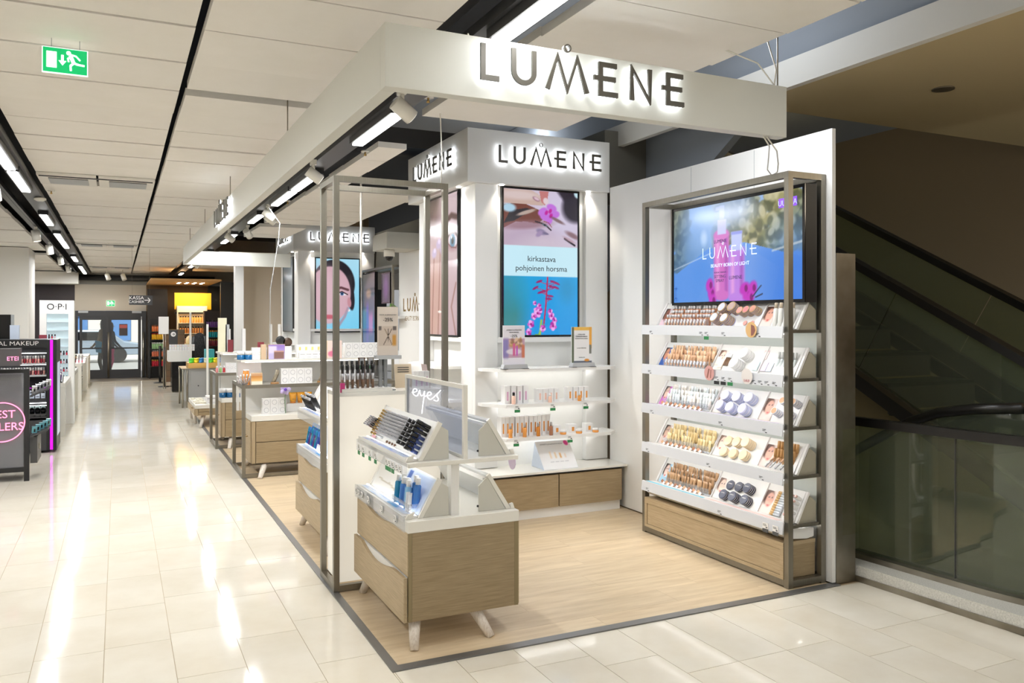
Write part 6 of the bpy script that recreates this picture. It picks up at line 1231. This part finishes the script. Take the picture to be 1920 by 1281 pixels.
# counter, queue posts, steel cabinet
def post(u_, Y, lab, h=1.0):
    x = at_x(u_,Y); t = thing('queue_post', lab, 'post', (x,Y,0), 'black queue posts'); obj('post_base', MB().lathe([(.16,0),(.16,.012),(.04,.03)],(x,Y,0),18), BLACK, t); obj('post_pole', MB().frus((x,Y,.028),(x,Y,h),.032,.032,12), BLACK, t)
post(300,24,'black queue post nearest the entrance doors'); post(309,22.6,'black queue post right of the first one')
t = thing('cashier_counter', 'white topped black cashier counter with leaflets', 'counter', (at_x(338,20.7),20.9,0)); xa, xb = at_x(320,20.7), at_x(358,20.7)
obj('counter_body', MB().box(xa+.03,xb,20.75,21.3,.02,.72), BLACKG, t); obj('counter_top', MB().box(xa-.05,xb+.02,20.7,21.3,.72,.97), WHITE, t); obj('counter_wheel', MB().frus((xa+.05,20.76,.02),(xa+.05,20.80,.02),.02,.02,8), STEEL, t)
for k in range(10): put('leaflet', box_me('leaflet', .05, .05, .15, white, True, PASTEL[k%5], 2), (xa+.0+.056*k,20.8,.971), (0,0,0), 'white leaflet box, %s from left on the cashier counter' % ORD[k], 'box', 'leaflets on the cashier counter')
t = thing('arrow_sign', 'dark card with round white arrow on the cashier counter', 'sign', (at_x(325,21.6),21.6,1.0)); x = at_x(325,21.6); obj('card', MB().box(x-.1,x+.1,21.6,21.61,.97,1.45), C('arrow_card',50,52,54), t); obj('white_disc', MB().frus((x,21.597,1.35),(x,21.5999,1.35),.06,.06,18), PAPER, t); obj('arrow_mark', MB().bar((x-.03,21.594,1.35),(x+.03,21.594,1.35),.01,.003,(0,1,0)).bar((x+.03,21.594,1.35),(x,21.594,1.375),.01,.003,(0,1,0)).bar((x+.03,21.594,1.35),(x,21.594,1.325),.01,.003,(0,1,0)), INK, t); obj('card_foot', MB().box(x-.05,x+.05,21.55,21.65,.0,.97), LGREY, t)
t = thing('poster_stand', 'blank white poster on a slim double pole stand', 'sign', (at_x(308,21.9),21.9,0)); x = at_x(308,21.9); obj('poster', MB().box(x-.13,x+.10,21.9,21.91,1.35,1.78), PAPER, t)
for d in (-.02,.03): obj('pole', MB().frus((x+d,21.92,0),(x+d,21.92,1.37),.01,.01,8), STEEL, t)
t = thing('wooden_crates', 'stack of brown wooden drawers behind the poster stand', 'drawers', (at_x(322,24.3),24.3,0)); x = at_x(318,24.3)
for k in range(9): obj('drawer', MB().box(x-.15,x+.38,24.3,24.7,0.0+.16*k,.155+.16*k), C('crate_%d'%k,120-4*(k%3),92,66), t)
t = thing('steel_cabinet', 'grey steel cabinet with slim legs carrying a timber tray', 'cabinet', (1.45,17.3,0)); xa, xb = 1.10, 1.98
obj('cabinet_body', MB().box(xa+.06,xb,17.0,17.9,.13,.74), C('cab_grey',160,160,158,r=.4), t); obj('cabinet_door', MB().box(xa+.16,xb-.02,16.985,17.0,.16,.70), C('cab_door',150,150,148,r=.4), t); obj('door_knob', MB().frus((xa+.30,16.97,.42),(xa+.30,16.985,.42),.012,.012,8), BLACK, t)
obj('steel_top', MB().box(xa,xb+.02,16.97,17.95,.741,.76), STEEL, t)
for x, y in ((xa+.02,16.99),(xa+.02,17.9),(xa+.10,16.99)): obj('leg', MB().frus((x,y,0),(x,y,.74),.018,.018,8), STEEL, t)
obj('timber_tray', MB().box(xa+.12,xb-.02,17.0,17.6,.7605,.86), C('tray_wood',214,168,90), label='honey coloured timber tray on the grey steel cabinet', cat='tray')
lidc = [C('lid_green',90,210,70),C('lid_yellow',240,214,40),C('lid_blue',30,120,190),C('lid_cream',230,232,200)]
for k in range(26): put('coloured_jar', jar_me('coloured_jar', .035, .09, lidc[(k//3)%4], lidc[(k//3)%4], 10), (xa+.17+.03*(k%26),17.05+.11*(k%3),.861), (0,0,0), 'small %s topped jar, %s from left in the timber tray' % (['green','yellow','blue','cream'][(k//3)%4], ORD[k]), 'jar', 'coloured jars in the timber tray')
t = thing('coat_rack', 'black fur jacket hanging right of the seated person', 'jacket', (at_x(375,21.5),21.5,.6)); x = at_x(374,21.5)
jm_ = MB(); jm_.lathe([(.10,.0),(.15,.1),(.16,.4),(.15,.62),(.10,.72),(.04,.76)],(x,21.5,.62),14); jm_.v = [(a,21.5+(b-21.5)*.5,c) for a,b,c in jm_.v]; obj('jacket_body', jm_, noisy('fur', rgb(20,20,22), rgb(50,50,52), (1,1,1), 40., rough=1.), t)
for sx_ in (-1,1): obj('sleeve', MB().frus((x+sx_*.17,21.5,.72),(x+sx_*.12,21.5,1.30),.045,.06,10), BLACK, t)
obj('hanger_pole', MB().frus((x,21.52,0),(x,21.52,1.45),.012,.012,8), STEEL, t)
obj('picture_box', MB().box(at_x(385,19.5),at_x(402,19.5),19.5,19.8,.0,1.04), C('teal_box',60,170,180), label='turquoise picture box right of the black jacket', cat='box')
for k, (u_, v0, v1, Y) in enumerate(((357,585,690,19.2),(389,608,660,16.8),(430,617,700,14.6),(508,608,645,13.4),(524,608,645,13.4))):
    x = at_x(u_,Y); obj('label_pole', MB().box(x-.02,x+.02,Y,Y+.02,at_z(v1,x,Y) if k > 4 else 0.0,at_z(v0,x,Y)), PAPER, label='slim white sign pole standing %s' % ['before the blonde person','right of the black jacket','beside the white pillar','left on the beige wall','right on the beige wall'][k], cat='pole')
# helmets/brown wigs ornament on column side
t = thing('headphone_ornament', 'dark round ornament on the riser before the far column', 'ornament', (1.75,9.6,1.26)); 
for k, (a,b) in enumerate(((1.70,1.46),(1.78,1.44))): obj('ornament_ring', MB(Matrix.Translation((a,9.75,b)) @ Matrix.Rotation(math.pi/2,4,'X')).lathe([(.02,-.02),(.05,-.02),(.055,0),(.05,.02),(.02,.02)],n=16), [BLACK,C('orn_dark',70,50,34)][k], t)
obj('ornament_stand', MB().box(1.66,1.82,9.70,9.80,1.2625,1.395), WHITE, t)
# ================= LEFT SIDE =================
# far left wall block
st('wall_pillar_left', MB().box(-3.29,-1.50,17.6,18.8,0,3.045), WHITEP)
# OPI stand
xa, xb, Y = at_x(74,15.2), at_x(139,15.2), 15.2
t = thing('nail_display', 'white nail polish display stand with four black letters and shelves', 'shelf', ((xa+xb)/2,Y,0)); zt = at_z(563,xa,Y)
obj('stand_body', MB().box(xa,xb,Y+.08,Y+.3,0,zt), WHITE, t); w5 = (xb-xa)
obj('side_border', MB().box(xa,xa+.2*w5,Y,Y+.08,0,zt).box(xb-.17*w5,xb,Y,Y+.08,0,zt).box(xa+.2*w5,xb-.17*w5,Y,Y+.08,zt-.22,zt).box(xa+.2*w5,xb-.17*w5,Y,Y+.08,0,.7), WHITE, t)
obj('lit_niche', MB().box(xa+.2*w5,xb-.17*w5,Y+.07,Y+.078,.7,zt-.22), mat('niche_blue', rgb(214,236,244), .4, emit=.25), t)
text('O\u00b7P\u00b7I', ((xa+xb)/2,Y-.001,zt-.15), *FRONT, .14, INK, t, depth=.003)
for k in range(8): z = .72+.135*k; obj('glass_shelf', MB().box(xa+.2*w5,xb-.17*w5,Y,Y+.07,z-.006,z), LGREY, t)
np_ = [bottle_me('nail_polish', .014, .07, m, blk, .45, 8, .4) for m in (C('np0',190,40,60),C('np1',226,200,206),C('np2',60,40,50))]
for j in range(6):
    for k in range(7 if j < 4 else 3): put('nail_polish', np_[(j+k)%3], (xa+.27*w5+.042*k,Y+.03,.721+.135*j), (0,0,0), 'small nail polish bottle, %s from left on the %s shelf of the nail stand' % (ORD[k],ORD[j]), 'bottle', 'nail polishes on the white stand')
# white tables
def table(x0,x1,y0,y1,h,lab,grp='white tables on the left'):
    t = thing('white_table', lab, 'table', ((x0+x1)/2,(y0+y1)/2,0), grp); obj('tabletop', MB().box(x0,x1,y0,y1,h-.07,h), WHITEG, t, bev=.003)
    for x in (x0,x1-.09):
        for y in (y0,y1-.09): obj('leg', MB().box(x,x+.09,y,y+.09,0,h-.0705), WHITEG, t)
    obj('lower_shelf', MB().box(x0+.09,x1-.09,y0+.05,y1-.05,.3,.33), WHITEG, t); return t
table(-1.9,-.70,13.6,17.8,.78,'long white table with lipsticks nearest on the left'); table(-1.9,-.69,19.2,22.3,.80,'white table in the middle on the left'); table(-1.9,-.68,23.0,24.6,.80,'white table nearest the entrance doors')
lpm = [pen_me('lipstick', .011, .10, m, [silver,GOLD,blk][i%3], .5) for i, m in enumerate((C('l0',200,60,80),C('l1',230,160,150),C('l2',120,30,50),C('l3',236,190,170)))]
rr = random.Random(11)
for j, (x0, y0, z, nx, ny, nm) in enumerate(((-1.4,14.0,.781,10,3,'near'),(-1.35,19.4,.801,12,3,'middle'))):
    for a in range(ny):
        for k in range(nx): put('lipstick', lpm[rr.randrange(4)], (x0+.06*k,y0+.12*a,z+.03*a), (0,0,0), 'lipstick on the %s white table, %s from left, %s row' % (nm, ORD[k], ORD[a]), 'lipstick', 'lipsticks on the %s white table' % nm)
    obj('lipstick_tray', MB().prism([(y0-.04,z),(y0+.30,z),(y0+.30,z+.06),(y0-.04,z+.0005)],0,x0-.04,x0+.06*nx), PASTEL[2], label='%s pink display tray carrying lipsticks on a white table' % nm, cat='tray')
t = thing('polish_box', 'dark open box of purple tubes on the near white table', 'box', (-.88,13.75,.78)); obj('box_tray', MB().prism([(13.62,.781),(13.95,.781),(13.95,.92),(13.62,.80)],0,-1.02,-.74), BLACK, t)
for a in range(3):
    for k in range(5): put('purple_tube', pen_me('purple_tube', .014, .09, C('pt',120,90,150), white, .3), (-.99+.055*k,13.68+.09*a,.83+.035*a), (0,0,0), 'purple tube, %s from left in the %s row of the dark box' % (ORD[k],ORD[a]), 'tube', 'purple tubes in the dark box')
# black makeup gondola
xr, yg = -.715, 12.0
t = thing('makeup_gondola', 'black professional makeup gondola with magenta light strip', 'shelf', (-1.3,12.3,0)); zt = at_z(637,xr,yg)
obj('gondola_body', MB().box(-2.4,xr-.0,yg+.25,yg+.75,.03,zt), BLACK, t); xs = at_x(87,yg)
obj('side_pillar', MB().box(xs,at_x(93.5,yg),yg,yg+.25,.03,zt).box(at_x(99.5,yg),xr,yg,yg+.25,.03,zt), BLACK, t)
obj('magenta_strip', MB().box(at_x(94,yg),at_x(99,yg),yg-.004,yg+.02,.04,zt-.005), MAG, t)
obj('side_screen', MB().box(xr+.001,xr+.004,yg+.12,yg+.6,.2,zt-.3), mat('side_glow', rgb(196,206,226), .3, emit=.3), t)
hz = at_z(648,-1.2,yg); obj('header_board', MB().box(-2.4,xs,yg,yg+.04,hz-.03,zt), BLACK, t)
text('PROFESSIONAL MAKEUP', (at_x(72.5,yg),yg-.001,hz-.0), *FRONT, .075, PAPER, t, align='RIGHT', depth=.002, sx=1.12)
obj('gondola_base', MB().box(-2.4,xs,yg,yg+.25,.03,.42), DARK, t)
gl = [zt-.30,zt-.45,zt-.75,zt-.98,.50]
for j, z in enumerate(gl):
    obj('gondola_shelf', MB().box(-2.0,xs,yg+.02,yg+.25,z-.02,z), DARK if j > 1 else LGREY, t); obj('shelf_light', MB().box(-2.0,xs,yg+.2,yg+.21,z+.12,z+.126), [LED,LED,MAG,LED,LED][j], t)
lp2 = [pen_me('lip_crayon', .012, .095, m, mm, .4) for m, mm in ((C('c0',200,110,110),white),(C('c1',150,30,50),silver),(C('c2',226,160,150),silver),(C('c3',90,30,40),white))]
for j, z in enumerate(gl[:2]):
    for k in range(20): put('lipstick', lp2[(k+j*2)%4 if j else (k%3)], (xs-.03-.031*k,yg+.06,z+.001), (0,0,0), 'lipstick on the %s gondola shelf, %s from the right' % (['top','second'][j],ORD[k]), 'lipstick', 'lipsticks on the black gondola')
for j, z in enumerate(gl[2:]):
    for k in range(6): put('makeup_box', box_me('makeup_box', .05, .05, .10, [PASTEL[0],silver,PASTEL[3]][j], True, blk, 2), (xs-.04-.062*k,yg+.07,z+.001), (0,0,0), 'small makeup box on the %s gondola shelf, %s from the right' % (['third','fourth','lowest'][j],ORD[k]), 'box', 'makeup boxes on the black gondola')
# front black bestseller unit
t = thing('bestseller_unit', 'black bestseller stand with pink neon circle at the left edge', 'stand', (-1.3,10.2,0)); xr2 = at_x(55,10.0); zt2 = at_z(692,xr2,10)
obj('stand_frame', MB().box(xr2-.05,xr2,9.99,10.03,.0,zt2).box(-2.4,xr2-.05,9.99,10.03,zt2-.04,zt2).box(-2.4,xr2-.05,9.99,10.03,.10,.15), BLACK, t)
obj('glass_front', MB().box(-2.4,xr2-.05,10.0,10.01,.15,zt2-.04), glass('smoked_glass', (.55,.55,.58), .1, .25), t)
obj('stand_core', MB().box(-2.4,xr2-.06,10.10,10.48,.12,zt2-.06), C('core_dark',52,50,54), t)
p = Pic(60,30,(96,94,100),.5); p.blot(24,(0,0,1,1),.14,[(150,148,152),(60,58,62),(190,188,192),(110,80,100)],RNG,.7); p.make('photo_panel', (-1.95,10.095,zt2-.42), *FRONT, 1.95+xr2-.07, .30, PRINT, t)
cx_, cz_ = at_x(4,10), at_z(792,at_x(4,10),10); R0 = at_x(46.5,10)-cx_
mb = MB().tube([(cx_+R0*math.cos(a),9.985,cz_+R0*math.sin(a)) for a in [2*math.pi*i/48 for i in range(49)]],.006,6); obj('neon_circle', mb, NEONP, t)
text('BEST', (cx_-.0,9.983,cz_+.045), *FRONT, .115, NEONP, t, depth=.003, sx=1.0); text('SELLERS', (cx_,9.983,cz_-.085), *FRONT, .115, NEONP, t, depth=.003, sx=.98)
obj('top_box', MB().box(-2.0,at_x(36,9.7),9.7,9.95,zt2+.05,at_z(655,-1.2,9.7)), C('topbox',70,66,68), t); obj('top_box_foot', MB().box(-1.8,-1.3,9.8,9.95,zt2,zt2+.05), BLACK, t)
text('ETEI', (at_x(24,9.7),9.699,zt2+.105), *FRONT, .058, NEONP, t, align='CENTER')
# side trays
for j, z in enumerate((.93,.50)):
    obj('side_tray', MB().prism([(xr2+.005,z-.05),(xr2+.17,z+.02),(xr2+.17,z+.04),(xr2+.005,z-.03)],1,10.0,10.45), DARK, t)
    for k in range(5): put('compact_case', box_me('compact_case', .05, .02, .07, [silver,C('cc_t',90,150,160)][j], True, blk, 0), (xr2+.04+.028*k,10.05+.07*k,z+.0+.012*k), (.3,0,.3), '%s tilted compact case, %s of five on the %s side tray' % (['silver','teal'][j],ORD[k],['upper','lower'][j]), 'case', 'cases on the bestseller side trays')
obj('side_box', MB().box(xr2+.005,at_x(77,10.5),10.03,10.5,.18,.46), C('sidebox',58,58,58), t); obj('clasp', MB().box(at_x(77,10.5)+.001,at_x(77,10.5)+.01,10.2,10.28,.3,.36), STEEL, t); obj('foot', MB().box(xr2-.04,xr2,10.0,10.04,0,.12), BLACK, t) if False else None
# black unit and blue-lit box at the far left
obj('black_display', MB().box(-3.2,at_x(22,13.0),12.9,13.3,0,at_z(590,-1.6,13.0)), BLACKG, label='glossy black display block behind the gondola at far left', cat='display')
obj('clear_box', MB().box(at_x(20,12.5),at_x(37,12.5),12.4,12.5,at_z(637,-.715,12.0),at_z(610,-1.4,12.4)), PASTEL[0], label='pale clear plastic box on top of the black gondola', cat='box')
obj('red_label', MB().box(at_x(73,14.4),at_x(88,14.4),14.4,14.42,.79,at_z(628,-1.0,14.4)), C('redlab',150,60,76), label='small dark red label card behind the gondola', cat='card')
t = thing('cylinder_spot', 'white spotlights hanging at the far end before the entrance', 'spotlight', (.0,24.5,2.9)); 
for x in (-.28,.1): obj('lamp_head', MB().frus((x,24.5,2.93),(x+.05,24.45,2.78),.06,.06,14), WHITEG, t); obj('lamp_stem', MB().frus((x,24.5,2.93),(x,24.5,3.05),.012,.012,8), WHITEG, t)
area('street_light', (0,34,7), 8, 5, 900, (math.radians(-30),0,0)) if False else None
